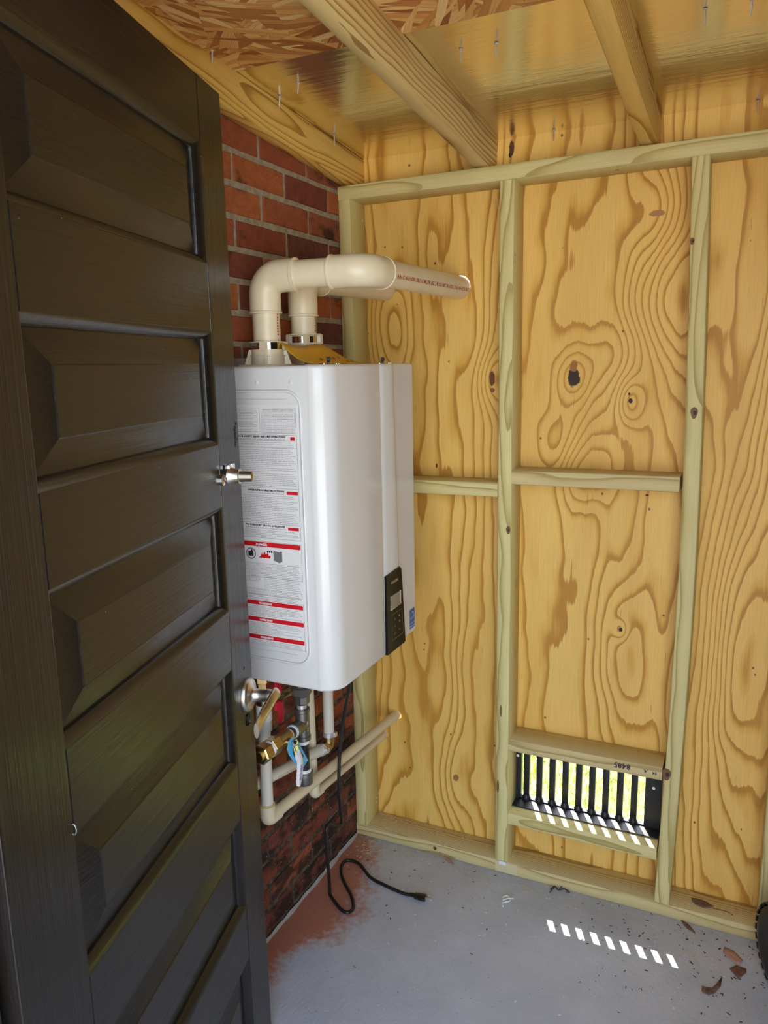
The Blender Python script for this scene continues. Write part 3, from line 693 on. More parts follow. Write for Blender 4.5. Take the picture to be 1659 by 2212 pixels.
# top boxes
frame(.05, .138, 1.345, 1.396)
for k in range(15):
    if k == 7: continue
    s = ['must be installed by licensed persons', 'in the state of Massachusetts, in the', 'installation must conform with local', 'codes and the National Fuel Gas Code', 'and must be equipped to limit outlet'][k % 5]; write(ink, s, .0022, sidefn(.053, 1.3925-.0033*k), .08*(.98 if k % 3 else .85))
frame(.142, .226, 1.343, 1.396)
write(ink, 'INSTALLATION CLEARANCES / Degagements d Installation', .0024, sidefn(.146, 1.391), .076, .02); write(ink, 'Indoor / Outdoor Installation: clearance to combustibles', .0019, sidefn(.146, 1.3875), .076)
for k in range(7): rect(ink, .145, .223, 1.3855-.0068*k, 1.3859-.0068*k)
for x in (.145, .172, .197, .2227): rect(ink, x, x+.0003, 1.3447, 1.3859)
for r_, (a, b, c) in enumerate([('Clearance', 'Indoor Install', 'Outdoor Install'), ('Top of heater', 'Min. 9 in. (mm)', 'Min. 36 in. (mm)'), ('Back of heater', 'Min. 0.5 in. (13)', 'Min. 0.5 in. (13)'), ('Front of heater', 'Min. 4 in. (100)', 'Min. 24 in. (600)'), ('Sides of heater', 'Min. 3 in. (76)', 'Min. 3 in. (76)'), ('Floor to bottom', 'Min. 12 in. (305)', 'Min. 12 in. (305)')]):
    for x, s in ((.147, a), (.1745, b), (.1995, c)): write(ink, s, .0019, sidefn(x, 1.3825-.0068*r_), .021); write(ink, s.lower(), .0016, sidefn(x, 1.3803-.0068*r_), .019)
write(ink, 'FOR YOUR SAFETY READ BEFORE OPERATING', .0052, sidefn(.062, 1.3345), .137, .055); write(ink, 'POUR VOTRE SECURITE, LISEZ AVANT DE METTRE EN MARCHE', .0038, sidefn(.062, 1.3293), .136)
rect(redm, .211, .222, 1.3295, 1.3365)
frame(.05, .2265, 1.3125, 1.3285); frame(.05, .2265, 1.118, 1.340)
body(1.3275, 1.3135, 3); body(1.3105, 1.230, 21, short=(9, 12, 20))
rect(ink, .05, .2265, 1.2275, 1.228)
write(ink, 'OPERATING INSTRUCTION', .0052, sidefn(.098, 1.2200), .092, .055); write(ink, 'INSTRUCTIONS DE MISE EN MARCHE', .0036, sidefn(.098, 1.2150), .092)
rect(redm, .196, .2235, 1.2155, 1.2225)
body(1.2135, 1.1535, 16, short=(2, 5, 9))
rect(ink, .05, .2265, 1.1505, 1.151)
write(ink, 'TO TURN OFF GAS TO APPLIANCE', .0052, sidefn(.088, 1.1438), .100, .055); write(ink, 'Comment couper l admission de gaz de l appareil', .0036, sidefn(.086, 1.1390), .104)
rect(redm, .196, .2225, 1.1390, 1.1455)
body(1.1370, 1.120, 5, short=(1, 4))
def bar(zt, zb, word):
    rect(redm, .05, .2245, zb, zt); WORDS.append(MB()); write(WORDS[-1], word, (zt-zb)*.72, lambda u, v: (.112+u, LY-.0005, zb+(zt-zb)*.22+v), None, .05)
bar(1.1085, 1.0985, 'DANGER'); frame(.05, .2265, 1.030, 1.110)
# pictogram: can in a circle, flames, grey heater block
m = MB(); cx, cz, r0, r1 = .098, 1.0815, .0125, .0108
m.add([(cx+r*math.cos(2*PI*k/24), LY-.0004, cz+r*math.sin(2*PI*k/24)) for r in (r0, r1) for k in range(24)], [(k, (k+1) % 24, 24+(k+1) % 24, 24+k) for k in range(24)])
for v in m.v: pass
ink.add(m.v, m.f); rect(ink, .091, .104, 1.0755, 1.0865, .0004); rect(ink, .098, .102, 1.0865, 1.0905, .0004)
REDS.append(MB()); REDS[-1].add([(x, LY-.0004, z) for x, z in [(.117, 1.0735), (.124, 1.078), (.126, 1.085), (.129, 1.080), (.133, 1.089), (.137, 1.081), (.142, 1.087), (.144, 1.079), (.149, 1.080), (.148, 1.0735)]], [tuple(range(10))]); link('flame_symbol', REDS.pop(), RED, lab, recalc=False)
for k in range(3): ink.add([(x, LY-.0004, z+.0) for x, z in [(.139+.005*k, 1.0895+.001*k), (.143+.005*k, 1.0915), (.144+.005*k, 1.0865), (.141+.005*k, 1.0855)]], [(0, 1, 2, 3)])
gm = MB().add([(x, LY-.0004, z) for x, z in [(.156, 1.092), (.170, 1.0895), (.178, 1.092), (.178, 1.069), (.170, 1.0655), (.156, 1.070)]], [(0, 1, 4, 5), (1, 2, 3, 4)])
link('pictogram_block', gm, GREY, lab, recalc=False)
rect(ink, .05, .222, 1.0605, 1.061); body(1.0595, 1.040, 6); rect(ink, .05, .222, 1.0375, 1.038)
body(1.0365, 1.019, 5, .052, .120); body(1.0365, 1.006, 8, .128, .222)
frame(.05, .2235, .990, 1.003); body(1.0025, .980, 6)
bar(.9755, .966, 'WARNING'); body(.9645, .9405, 7, short=(5,))
bar(.9375, .928, 'WARNING'); body(.9265, .8995, 8, short=(3, 5, 7))
bar(.8965, .887, 'WARNING'); body(.8855, .8755, 3); frame(.05, .2265, .8735, .978)
link('print', ink, INK, lab, recalc=False)['label'] = 'small black bilingual print'
for q in REDS: link('red_bar', q, RED, lab, recalc=False)
for q in WORDS: link('bar_lettering', q, PAPER, lab, recalc=False)
# control panel
XF = HX+.0012
cp = MB().prism([(XF-.004, y, z) for y, z in [(-.3765, .962), (-.3765, .984), (-.300, .9905), (-.291, .984), (-.286, .955), (-.272, .790), (-.277, .7865), (-.377, .7865)]], (.0075, 0, 0))
pan = link('control_panel', cp, GLOSSBLK, wh); pan['label'] = 'glossy black control panel strip'
PX = XF+.0036
def face(y, z, off=.0002): return lambda u, v: (PX+off, y+u, z+v)
m = MB(); write(m, 'NAVIEN', .0095, face(-.352, .958), .040, .03); link('brand_lettering', m, SILVER, pan, recalc=False)
link('display', MB().box((PX-.001, -.357, .896), (PX+.0006, -.299, .929)), LCD, pan)
m = MB().box((PX-.001, -.299, .894), (PX+.0012, -.2965, .930)).box((PX-.001, -.357, .8935), (PX+.0012, -.299, .896)); link('display_rim', m, CHROME, pan)
m = MB()
def tri(y, z, s): m.add([(PX+.0003, y-s, z-s*.8), (PX+.0003, y+s, z-s*.8), (PX+.0003, y, z+s)], [(0, 1, 2)])
tri(-.308, .868, .0035); tri(-.307, .852, -.0035)
for y, z in ((-.334, .866), (-.334, .848), (-.334, .829), (-.306, .832)):
    m.add([(PX+.0003, y+a, z+b) for a, b in [(-.004, -.003), (-.004, .003), (-.003, .003), (-.003, -.003), (.003, .001), (.003, -.003), (.004, -.003), (.004, .001)]], [(0, 1, 2, 3), (4, 5, 6, 7)])
fr_ = [(-.352, .880), (-.291, .880), (-.287, .815), (-.352, .815)]
for i in range(4):
    (a, b), (c_, d_) = fr_[i], fr_[(i+1) % 4]; m.add([(PX+.0003, a, b), (PX+.0003, c_, d_), (PX+.0003, c_+.0006, d_+.0006), (PX+.0003, a+.0006, b+.0006)], [(0, 1, 2, 3)])
link('button_marks', m, SILVER, pan, recalc=False)
# blue efficiency sticker on the lower far corner of the cover
XS = HX-.0053
st = link('efficiency_sticker', MB().prism([(XS-.002, y, z) for y, z in [(-.221, .800), (-.221, .852), (-.189, .852), (-.189, .800)]], (.0022, 0, 0)), BLUE, wh)
st['label'] = 'blue efficiency sticker'
m = MB(); X2 = XS+.0004
for (cy, cz, r, a0, a1) in ((-.205, .829, .0125, 0, 180),):
    for k in range(12):
        q0 = math.radians(a0+(a1-a0)*k/12); q1 = math.radians(a0+(a1-a0)*(k+1)/12)
        m.add([(X2, cy+r*math.cos(q0), cz+r*1.2*math.sin(q0)), (X2, cy+r*math.cos(q1), cz+r*1.2*math.sin(q1)), (X2, cy+(r-.0012)*math.cos(q1), cz+(r-.0012)*1.2*math.sin(q1)), (X2, cy+(r-.0012)*math.cos(q0), cz+(r-.0012)*1.2*math.sin(q0))], [(0, 1, 2, 3)])
write(m, 'energy', .008, lambda u, v: (X2, -.218+u, .824+v+u*.15), .024); write(m, 'ENERGY STAR', .0052, lambda u, v: (X2, -.219+u, .804+v), .028, .02)
m.add([(X2, -.221, .8135), (X2, -.189, .8135), (X2, -.189, .8145), (X2, -.221, .8145)], [(0, 1, 2, 3)])
link('sticker_print', m, PAPER, st, recalc=False)
# clip screws on the top edge
for yc in (-.548, -.287):
    for dy in (-.028, .024, .034): link('cover_screw', MB().lathe((.268, yc+dy, HZ1-.001), (0, 0, 1), [(0, .0045), (.003, .0045), (.0045, .002)], 12), CHROME, wh, smooth=30)
    m = MB().box((.262, yc-.006, HZ1-.001), (.2635, yc+.006, HZ1+.016)); m.lathe((.2635, yc, HZ1+.011), (1, 0, 0), [(0, .0055), (.003, .0052), (.0045, .003)], 14)
    link('cover_clip', m, STEEL, wh, smooth=30)
# flue collars
def collar(x, y, h, boxy):
    m = MB().box((x-.047, y-.047, HZ1-.002), (x+.047, y+.047, HZ1+.004), .002)
    prof = [(0, .038), (h*.55, .037), (h*.56, .0395), (h*.62, .0395), (h*.63, .036), (h, .036)] if not boxy else [(0, .037), (h, .036)]
    m.lathe((x, y, HZ1+.003), (0, 0, 1), [p for p in prof], 32)
    for k in range(4):
        a = PI/2*k+PI/4*0+.5; c_, s_ = math.cos(a), math.sin(a); t = Vector((-s_, c_, 0))*.0025
        P = [Vector((x+c_*q, y+s_*q, z))-t for q, z in ((.035, HZ1+.003), (.052, HZ1+.003), (.041, HZ1+.003+min(h, .036)), (.035, HZ1+.003+min(h, .036)))]; m.prism(P, t*2)
    if boxy:
        m.lathe((x, y, HZ1+h-.001), (0, 0, 1), [(0, .041), (.004, .041)], 28).lathe((x, y, HZ1+h+.021), (0, 0, 1), [(0, .041), (.003, .041)], 28)
        for a in (-.9, .35, 2.2, 4.): m.box((x+.037*math.cos(a)-.006, y+.037*math.sin(a)-.006, HZ1+h), (x+.037*math.cos(a)+.006, y+.037*math.sin(a)+.006, HZ1+h+.022))
    else:
        m.lathe((x, y, HZ1+h+.018), (0, 0, 1), [(0, .0405), (.002, .0405)], 32)
        for a in (-1.2, .6, 2.4): m.box((x+.036*math.cos(a)-.007, y+.036*math.sin(a)-.007, HZ1+h), (x+.036*math.cos(a)+.007, y+.036*math.sin(a)+.007, HZ1+h+.018))
    o = link('flue_collar', m, PVC, wh, smooth=35); o['label'] = 'cream plastic flue collar with gussets'
    link('clamp_band', MB().lathe((x, y, HZ1+h+.003), (0, 0, 1), [(0, .0355), (.0145, .0355)], 32), CHROME, o, smooth=40)
P1 = (.085, -.505); P2 = (.085, -.347)
collar(*P1, .033, False); collar(*P2, .050, True)

# ------------------------------------------------------------------ vent pipes
R0, RF = .03015, .0345
def pipe(par, a, b, r=R0, mat=PVC, name='pipe', seg=28): return link(name, MB().tube([a, b], r, seg), mat, par, smooth=40)
def elbow(par, corner, d0, d1, bend=.042, sock=.036, r=RF, mat=PVC):
    c = Vector(corner); d0 = Vector(d0).normalized(); d1 = Vector(d1).normalized(); L = bend+sock
    pts = fillet([c-d0*L, c+d1*L], .01) if False else fillet([c-d0*L, c, c+d1*L], bend, 10)
    m = MB().tube(pts, r, 28)
    m.lathe(c-d0*L, d0, [(-.0008, r*.93), (0, r+.0016), (.004, r+.0016), (.0055, r)], 28).lathe(c+d1*L, -d1, [(-.0008, r*.93), (0, r+.0016), (.004, r+.0016), (.0055, r)], 28)
    return link('elbow', m, mat, par, smooth=40)
vp = thing('vent_pipe', (*P1, HZ1), 'cream plastic vent pipe nearer the door, with red print, looping through the plywood', 'pipe')
zc1 = 1.672; E1 = Vector((*P1, zc1)); E2 = Vector((.320, -.478, zc1+.002)); X1 = Vector((.3205, .20, 1.684))
pipe(vp, (*P1, HZ1+.03), (*P1, zc1-.05)); elbow(vp, E1, (0, 0, 1), E2-E1)
lp = [E1+(E2-E1).normalized()*.05, E2-(E2-E1).normalized()*.05]; pipe(vp, *lp)
elbow(vp, E2, E2-E1, X1-E2)
lpipe = pipe(vp, E2+(X1-E2).normalized()*.05, X1)
ax = (X1-E2).normalized(); hx = Vector((1, 0, 0)); hx = (hx-ax*hx.dot(ax)).normalized(); hz = ax.cross(hx)
if hz.z < 0: hz = -hz
m = MB()
def wrap(u, v):
    a = -.33+(v-.006)/R0; s = .55-u
    return E2+ax*s+(hx*math.cos(a)+hz*math.sin(a))*(R0+.0004)
def wrap2(u, v):   # print reads upside down along the pipe
    a = -.33-(v-.006)/R0; s = .565-u
    return E2+ax*s+(hx*math.cos(a)+hz*math.sin(a))*(R0+.0004)
write(m, '2 IN SCH 40 PVC 1120 PR 280 PSI AT 73F ASTM D1785 NSF-PW DWV', .0125, wrap2, .47, .03)
link('lettering', m, PVCRED, lpipe, recalc=False)
def vstripe(px, py, z0, z1, a, par):
    m = MB()
    for k in range(int((z1-z0)/.006)):
        if random.random() < .25: continue
        z = z0+.006*k; w_ = random.uniform(.04, .10)
        m.add([(px+(R0+.0004)*math.cos(b), py+(R0+.0004)*math.sin(b), q) for b, q in ((a-w_, z), (a+w_, z), (a+w_, z+.0042), (a-w_, z+.0042))], [(0, 1, 2, 3)])
    link('lettering', m, PVCRED, par, recalc=False)
vstripe(*P1, 1.535, 1.61, -.05, vp)
vp2 = thing('vent_pipe', (*P2, HZ1), 'cream plastic vent pipe nearer the plywood, short elbow straight into the wall', 'pipe')
E3 = Vector((*P2, 1.682)); X3 = Vector((.099, .20, 1.692))
pipe(vp2, (*P2, HZ1+.03), (*P2, 1.64)); elbow(vp2, E3, (0, 0, 1), X3-E3, bend=.045, sock=.042); pipe(vp2, E3+Vector((0, .05, 0)), X3)
vstripe(*P2, 1.56, 1.622, .1, vp2)
# yellow card lying over the heater top
upr = [(.12, -.505, 1.531), (.125, -.465, 1.527), (.128, -.42, 1.526), (.13, -.354, 1.530), (.13, -.298, 1.519), (.13, -.235, 1.499), (.13, -.195, 1.4845)]
low = [(.215, -.535, 1.4845), (.218, -.50, 1.4845), (.22, -.46, 1.4842), (.222, -.41, 1.4842), (.224, -.35, 1.484), (.226, -.29, 1.484), (.228, -.215, 1.4838)]
U = spline(upr, 4); Lo = spline(low, 4); m = MB(); nn = len(U); K = 6
for i in range(nn):
    for k in range(K+1):
        t = k/K; p = U[i].lerp(Lo[i], t); p.z -= .010*math.sin(PI*t)*(U[i].z-1.484)/.045; p.z = max(p.z, 1.4833)
        m.v.append(p)
for i in range(nn-1):
    for k in range(K): a = i*(K+1)+k; m.f.append([a, a+1, a+K+2, a+K+1])
yc = link('yellow_card', m, YEL, smooth=80); yc.modifiers.new('thick', 'SOLIDIFY').thickness = .0006
tag(yc, 'bent yellow notice card lying on the heater top behind its flue collar', 'card')
BINK = plain('brown_ink', (.16, .08, .01), .6)
for (i, t) in ((8, .55), (10, .55), (12, .5), (14, .45), (15, .7), (17, .6)):
    p = U[i].lerp(Lo[i], t); q = U[i+1].lerp(Lo[i+1], t); k = (Lo[i]-U[i])*.10; nrm = (q-p).cross(k).normalized(); nrm = nrm if nrm.z > 0 else -nrm
    o = p+nrm*.0022-Vector((0, 0, .0095))*math.sin(PI*t)*(U[i].z-1.484)/.045; link('printed_icon', MB().add([o, o+(q-p)*.5, o+(q-p)*.75+k*.6, o+(q-p)*.4+k*1.1, o+k*.7], [(0, 1, 2, 3, 4)]), BINK, yc, recalc=False)

# ------------------------------------------------------------------ gas line under the heater
gx, gy = .15, -.53; TZ = .648
gl = thing('gas_line', (gx, gy, .785), 'dark steel gas line with union, tee and capped drip leg below the heater', 'gas pipe')
m = MB().lathe((gx, gy, .79), (0, 0, -1), [(0, .0135), (.05, .0135)], 6, .3)
m.lathe((gx, gy, .744), (0, 0, -1), [(0, .020), (.002, .0245), (.018, .0245), (.020, .0225)], 8, .2).lathe((gx, gy, .724), (0, 0, -1), [(0, .022), (.004, .0195), (.020, .0195), (.024, .0165)], 8, .35)
link('union', m, STEEL, gl, smooth=20)
for ba, axd, prf in (((gx, gy, .704), (0, 0, -1), [(0, .0135), (.004, .0138), (.006, .012)]), ((gx, gy, .686), (0, 0, -1), [(0, .0125), (.002, .0150), (.006, .0150)]), ((gx, gy, .6075), (0, 0, -1), [(0, .0145), (.007, .0145), (.009, .0133)]), ((gx, gy, .5285), (0, 0, 1), [(-.001, .0165), (.002, .0165), (.005, .0138)]),
                     ((gx, gy-.041, TZ), (0, -1, 0), [(0, .0135), (.001, .0165), (.006, .0165)]), ((gx, gy-.060, TZ+.001), (0, -1, 0), [(0, .0150), (.006, .0155)]), ((gx, gy-.139, TZ+.004), (0, -1, 0), [(0, .0185), (.006, .0195), (.010, .018)])):
    link('thread_tape', MB().lathe(ba, axd, prf, 20), TAPE, gl, smooth=40)
m = MB().lathe((gx, gy, .706), (0, 0, -1), [(0, .0118), (.03, .0118)], 20)
link('nipple', m, GALV, gl, smooth=40)
m = MB().lathe((gx, gy, .689), (0, 0, -1), [(0, .0150), (.001, .0185), (.008, .0185), (.010, .0168), (.068, .0168), (.070, .0188), (.079, .0188), (.080, .015)], 28)
m.lathe((gx, gy, TZ), (0, -1, 0), [(0, .0165), (.030, .0168), (.032, .0188), (.041, .0188), (.042, .015)], 28)
tee = link('tee', m, STEEL, gl, smooth=40)
m = MB(); write(m, 'A', .012, lambda u, v: (gx+.0172, gy-.010+u, .652+v), None, .03); write(m, 'C', .012, lambda u, v: (gx+.0172, gy-.010+u, .634+v), None, .03); link('cast_lettering', m, GALV, tee, recalc=False)
link('drip_leg', MB().lathe((gx, gy, .612), (0, 0, -1), [(0, .0133), (.088, .0133)], 24), BLKPIPE, gl, smooth=40)
link('pipe_cap', MB().lathe((gx, gy, .5275), (0, 0, -1), [(0, .0165), (.001, .0198), (.010, .0202), (.011, .0192), (.030, .0190), (.0325, .0175)], 28), STEEL, gl, smooth=40)
link('branch_nipple', MB().lathe((gx, gy-.03, TZ), (0, -1, .02), [(0, .0133), (.05, .0133)], 24), BLKPIPE, gl, smooth=40)
m = MB().lathe((gx, gy-.066, TZ+.0015), (0, -1, .03), [(0, .0165), (.002, .0182), (.012, .0182), (.016, .0172), (.040, .0172), (.044, .0185)], 28).lathe((gx, gy-.110, TZ+.003), (0, -1, .03), [(0, .019), (.002, .021), (.027, .021), (.029, .019)], 6, .4)
m.lathe((gx+.012, gy-.088, TZ), (1, 0, 0), [(0, .009), (.012, .009), (.013, .006), (.020, .006)], 14)
valve = link('ball_valve', m, BRASS, gl, smooth=30); valve['label'] = 'brass ball valve'
m = MB().lathe((gx, gy-.148, TZ+.0045), (0, -1, .02), [(0, .020), (.002, .0225), (.026, .0225), (.028, .019)], 6, .1); m.lathe((gx, gy-.172, TZ+.005), (0, -1, .02), [(0, .012), (.012, .012)], 16)
link('flare_nut', m, BRASS, gl, smooth=25)
hp = spline([(gx+.032, gy-.088, TZ+.006), (gx+.033, gy-.086, TZ-.012), (gx+.034, gy-.082, TZ-.030)], 4)
def strap(mb, pts, wd, th):
    R = []
    for i, p in enumerate(pts):
        a = pts[max(i-1, 0)]; b = pts[min(i+1, len(pts)-1)]; t = (b-a).normalized(); x = Vector((1, 0, 0)); x = (x-t*x.dot(t)).normalized(); y = t.cross(x)
        wi = wd[i] if isinstance(wd, list) else wd
        R.append([p+y*wi*c_+x*th*s_ for c_, s_ in ((1, .6), (.7, 1), (-.7, 1), (-1, .6), (-1, -.6), (-.7, -1), (.7, -1), (1, -.6))])
    mb.loft(R)
m = MB(); strap(m, hp, .0105, .0016); m.lathe((gx+.032, gy-.088, TZ), (1, 0, 0), [(0, .0075), (.006, .0075), (.008, .005)], 6)
hd = link('valve_lever', m, CHROME, valve, smooth=35)
sp = spline([(gx+.034, gy-.083, TZ-.026), (gx+.035, gy-.076, TZ-.042), (gx+.034, gy-.071, TZ-.055), (gx+.034, gy-.074, TZ-.080), (gx+.034, gy-.083, TZ-.108)], 5)
wd = [.0095]*(len(sp)-3)+[.009, .0075, .004]
m = MB(); strap(m, sp, wd, .0042); link('lever_sleeve', m, SLEEVE, valve, smooth=50)['label'] = 'white vinyl lever sleeve with blue lettering'
m = MB(); a_, b_ = sp[11], sp[-3]; dv = (b_-a_); L_ = dv.length; dv.normalize(); sv = Vector((1, 0, 0)).cross(dv)
if sv.y < 0: sv = -sv
write(m, 'OPEN CLOSE', .012, lambda u, v: a_+dv*u-sv*(.0045-v)+Vector((.0046, 0, 0)), L_*.95, .03); link('sleeve_print', m, BLUEP, valve, recalc=False)
# blue tag hanging on the valve
xt = gx+.026
pg = [(-.639, .661), (-.625, .665), (-.605, .651), (-.562, .578), (-.583, .571), (-.592, .566), (-.613, .592), (-.640, .630), (-.645, .645)]
pg = [(y+.006, z-.004) for y, z in pg]
tg = link('valve_tag', MB().prism([(xt, y, z) for y, z in pg], (.0012, 0, 0)), TAGB); tag(tg, 'light blue cardboard tag hanging behind the white valve lever', 'tag')
dv2 = Vector((0, .046, -.075)).normalized(); sv2 = Vector((0, .075, .046)).normalized()
m = MB(); write(m, 'OFF', .020, lambda u, v: Vector((xt+.0015, -.595, .622))+dv2*u+sv2*(v-.012), None, .05); write(m, 'ON / GAS VALVE', .006, lambda u, v: Vector((xt+.0015, -.612, .652))+dv2*u+sv2*(v-.003))
link('tag_print', m, INK, tg, recalc=False)

# ------------------------------------------------------------------ water isolation valve
vx, vy = .085, -.592
iv = thing('isolation_valve', (vx, vy, .785), 'brass water valve with red butterfly handle beside the door edge', 'valve')
m = MB().lathe((vx, vy, .788), (0, 0, -1), [(0, .019), (.002, .021), (.018, .021), (.020, .017), (.028, .0165), (.060, .0165)], 6, .2).lathe((vx, vy, .755), (0, 0, -1), [(0, .016), (.05, .016)], 24)
m.tube([(vx, vy, .722), (vx+.02, vy+.03, .722), (vx+.026, vy+.075, .718)], .0095, 16).lathe((vx+.026, vy+.075, .718), (.1, 1, -.1), [(0, .0085), (.004, .011), (.012, .011), (.013, .006), (.026, .006)], 12)
m.lathe((vx+.028, vy+.098, .718), (0, 0, -1), [(0, .007), (.016, .007)], 6)
link('valve_body', m, BRASS, iv, smooth=25)
m = MB().lathe((vx+.018, vy+.02, .742), (1, 0, 0), [(0, .014), (.010, .016), (.014, .012)], 20).box((vx+.022, vy+.012, .738), (vx+.031, vy+.028, .778), .003).box((vx+.024, vy+.020, .660), (vx+.031, vy+.037, .712), .002)
m.box((vx+.020, vy+.012, .695), (vx+.030, vy+.026, .716), .002)
link('butterfly_handle', m, REDV, iv, smooth=30)
link('union_cap', MB().lathe((vx, vy, .713), (0, 0, -1), [(0, .0165), (.003, .0180), (.020, .018), (.024, .014)], 20), TAPE, iv, smooth=35)['label'] = 'white coupling'

# ------------------------------------------------------------------ water and drain pipes
hpz = thing('water_pipe', (vx, vy, .44), 'thick cream water pipe dropping by the door then running along the bricks', 'pipe')
eA = Vector((vx+.004, -.603, .428)); oA = Vector((.108, .20, .383)); rA = .0142
pipe(hpz, (vx, vy, .69), eA+Vector((0, 0, .02)), rA, PVCW)
link('coupling', MB().lathe((vx, vy, .692), (0, 0, -1), [(0, .0175), (.002, .019), (.018, .019), (.02, .0175), (.045, .0165), (.046, .0145)], 24), PVCW, hpz, smooth=35)
dA = (oA-eA).normalized(); pipe(hpz, eA+dA*.02, oA, rA, CPVC)
def selbow(par, c, d0, d1, r):
    L = r*2.6; m = MB().tube(fillet([c-d0*L, c, c+d1*L], r*.75, 6), r*1.32, 20); link('elbow', m, CPVC, par, smooth=40)
    link('cement_ring', MB().lathe(c-d0*L, d0, [(-.0022, r*1.12), (.0005, r*1.25)], 20), CPVC_J, par); link('cement_ring', MB().lathe(c+d1*L, -d1, [(-.0012, r*1.12), (.0005, r*1.25)], 20), CPVC_J, par)
selbow(hpz, eA, Vector((0, 0, -1)), dA, rA)
cpz = thing('water_pipe', (.058, -.344, .35), 'thinner cream water pipe running below the thick one into the plywood', 'pipe')
eB = Vector((.060, -.344, .344)); oB = Vector((.064, .20, .308)); rB = .0112; dB = (oB-eB).normalized()
pipe(cpz, (.056, -.344, .788), eB+Vector((0, 0, .02)), rB, CPVC); pipe(cpz, eB+dB*.02, oB, rB, CPVC); selbow(cpz, eB, Vector((0, 0, -1)), dB, rB)
dx0 = .085
dr = thing('drain_pipe', (dx0, -.297, .79), 'white condensate drain pipe with steel clamps below the heater', 'pipe')
dd_ = Vector((-.030, -.275, .034)).normalized(); e0 = Vector((dx0, -.299, .467)); r_ = .0142
pipe(dr, (dx0, -.295, .79), (dx0, -.2985, .495), r_, PVCW); pipe(dr, e0+dd_*.03, e0+dd_*.315, r_, PVCW)
link('elbow', MB().tube(fillet([e0+Vector((0, 0, .034)), e0, e0+dd_*.034], .018, 6), .0150, 20), BRASS, dr, smooth=40)
for q, ax_ in ((e0+Vector((0, 0, .030)), Vector((0, 0, 1))), (e0+dd_*.032, dd_)):
    t_ = q+ax_*.0055+Vector((.0165, .004, 0)); m = MB().lathe(q, ax_, [(0, .0168), (.011, .0168)], 24).box(t_-Vector((.003, .005, .006)), t_+Vector((.005, .005, .006)))
    link('hose_clamp', m, GALV, dr, smooth=30)
m = MB(); write(m, 'PVC 1/2 SCH 40 ASTM D2665', .006, lambda u, v: e0+dd_*(.235-u)+Vector((r_+.0005, 0, -.004+v)), .15); link('lettering', m, GREY, dr, recalc=False)

# ------------------------------------------------------------------ power cord
CR = .0048
pc = [(.20, -.40, .788), (.20, -.385, .70), (.155, -.329, .602), (.134, -.325, .491), (.126, -.326, .367), (.105, -.281, .255), (.10, -.274, .222), (.10, -.292, .229), (.10, -.322, .246), (.10, -.345, .262), (.10, -.357, .243), (.092, -.343, .162), (.078, -.315, .08),
      (.068, -.297, .022), (.070, -.298, .006), (.106, -.324, CR), (.130, -.338, CR), (.149, -.338, CR), (.153, -.315, CR), (.125, -.275, CR), (.085, -.238, CR), (.052, -.200, CR), (.036, -.165, CR), (.040, -.140, CR), (.079, -.139, CR), (.138, -.181, CR), (.191, -.196, CR), (.254, -.206, CR), (.286, -.205, CR+.002)]
cord = thing('power_cord', (.15, -.25, 0), 'black power cord looping from the heater to a three-pin plug on the floor', 'power cord')
link('cable', MB().tube(spline(pc, 7), CR, 10), RUBBER, cord, smooth=60)
p0 = Vector((.286, -.205, .0075)); dx = Vector((1, .08, 0)).normalized(); sy = Vector((-.08, 1, 0)).normalized()
R = []
for s, w_, h in ((-.012, .005, .0045), (.004, .007, .006), (.006, .0115, .007), (.022, .013, .0072), (.023, .0135, .0074), (.036, .0135, .0074), (.037, .012, .0066)):
    R.append([p0+dx*s+sy*w_*math.cos(a)*1.0+Vector((0, 0, h*math.sin(a))) for a in [2*PI*k/14 for k in range(14)]])
plug = link('plug', MB().loft(R), RUBBER, cord, smooth=35)
for s in (.006, -.006):
    q = p0+dx*.036+sy*s; link('prong', MB().prism([q-sy*.0009-Vector((0, 0, .0005)), q+sy*.0009-Vector((0, 0, .0005)), q+sy*.0009+Vector((0, 0, .0055)), q-sy*.0009+Vector((0, 0, .0055))], dx*.017), CHROME, plug)
q = p0+dx*.036-Vector((0, 0, .0035)); link('prong', MB().tube([q, q+dx*.019], .0022, 10), CHROME, plug, smooth=40)

# ------------------------------------------------------------------ knobby wheel at the right edge
wc = Vector((1.217, -.165, .112)); wa = Vector((-.90, -.43, 0)).normalized(); wt = Vector((0, 0, 1)); wf = wt.cross(wa)
wheel = thing('cart_wheel', (wc.x, wc.y, 0), 'black knobby rubber wheel standing on the floor by the far plate', 'wheel')
def wprof(prof, seg=48): return MB().lathe(wc, wa, prof, seg)
link('tyre', wprof([(-.024, .062), (-.027, .080), (-.025, .095), (-.017, .105), (0, .1085), (.017, .105), (.025, .095), (.027, .080), (.024, .062)]), RUBBER, wheel, smooth=40)
m = MB()
for k in range(30):
    for j, h in enumerate((-.0165, 0, .0165)):
        a = 2*PI*(k+.5*(j % 2))/30; r = .1045 if j != 1 else .107; d = (wt*math.cos(a)+wf*math.sin(a)); t = wa.cross(d)
        c_ = wc+wa*h+d*r; P = [c_+t*x+wa*y for x, y in ((-.007, -.006), (.007, -.006), (.007, .006), (-.007, .006))]; m.prism(P, d*.0048)
link('tread', m, RUBBER, wheel, kind='stuff')
link('rim', wprof([(-.020, .064), (.020, .064), (.022, .060), (.012, .050), (.014, .025), (.026, .022), (.026, .008), (.029, .006)]), plain('black_rim', (.01, .012, .018), .25), wheel, smooth=30)

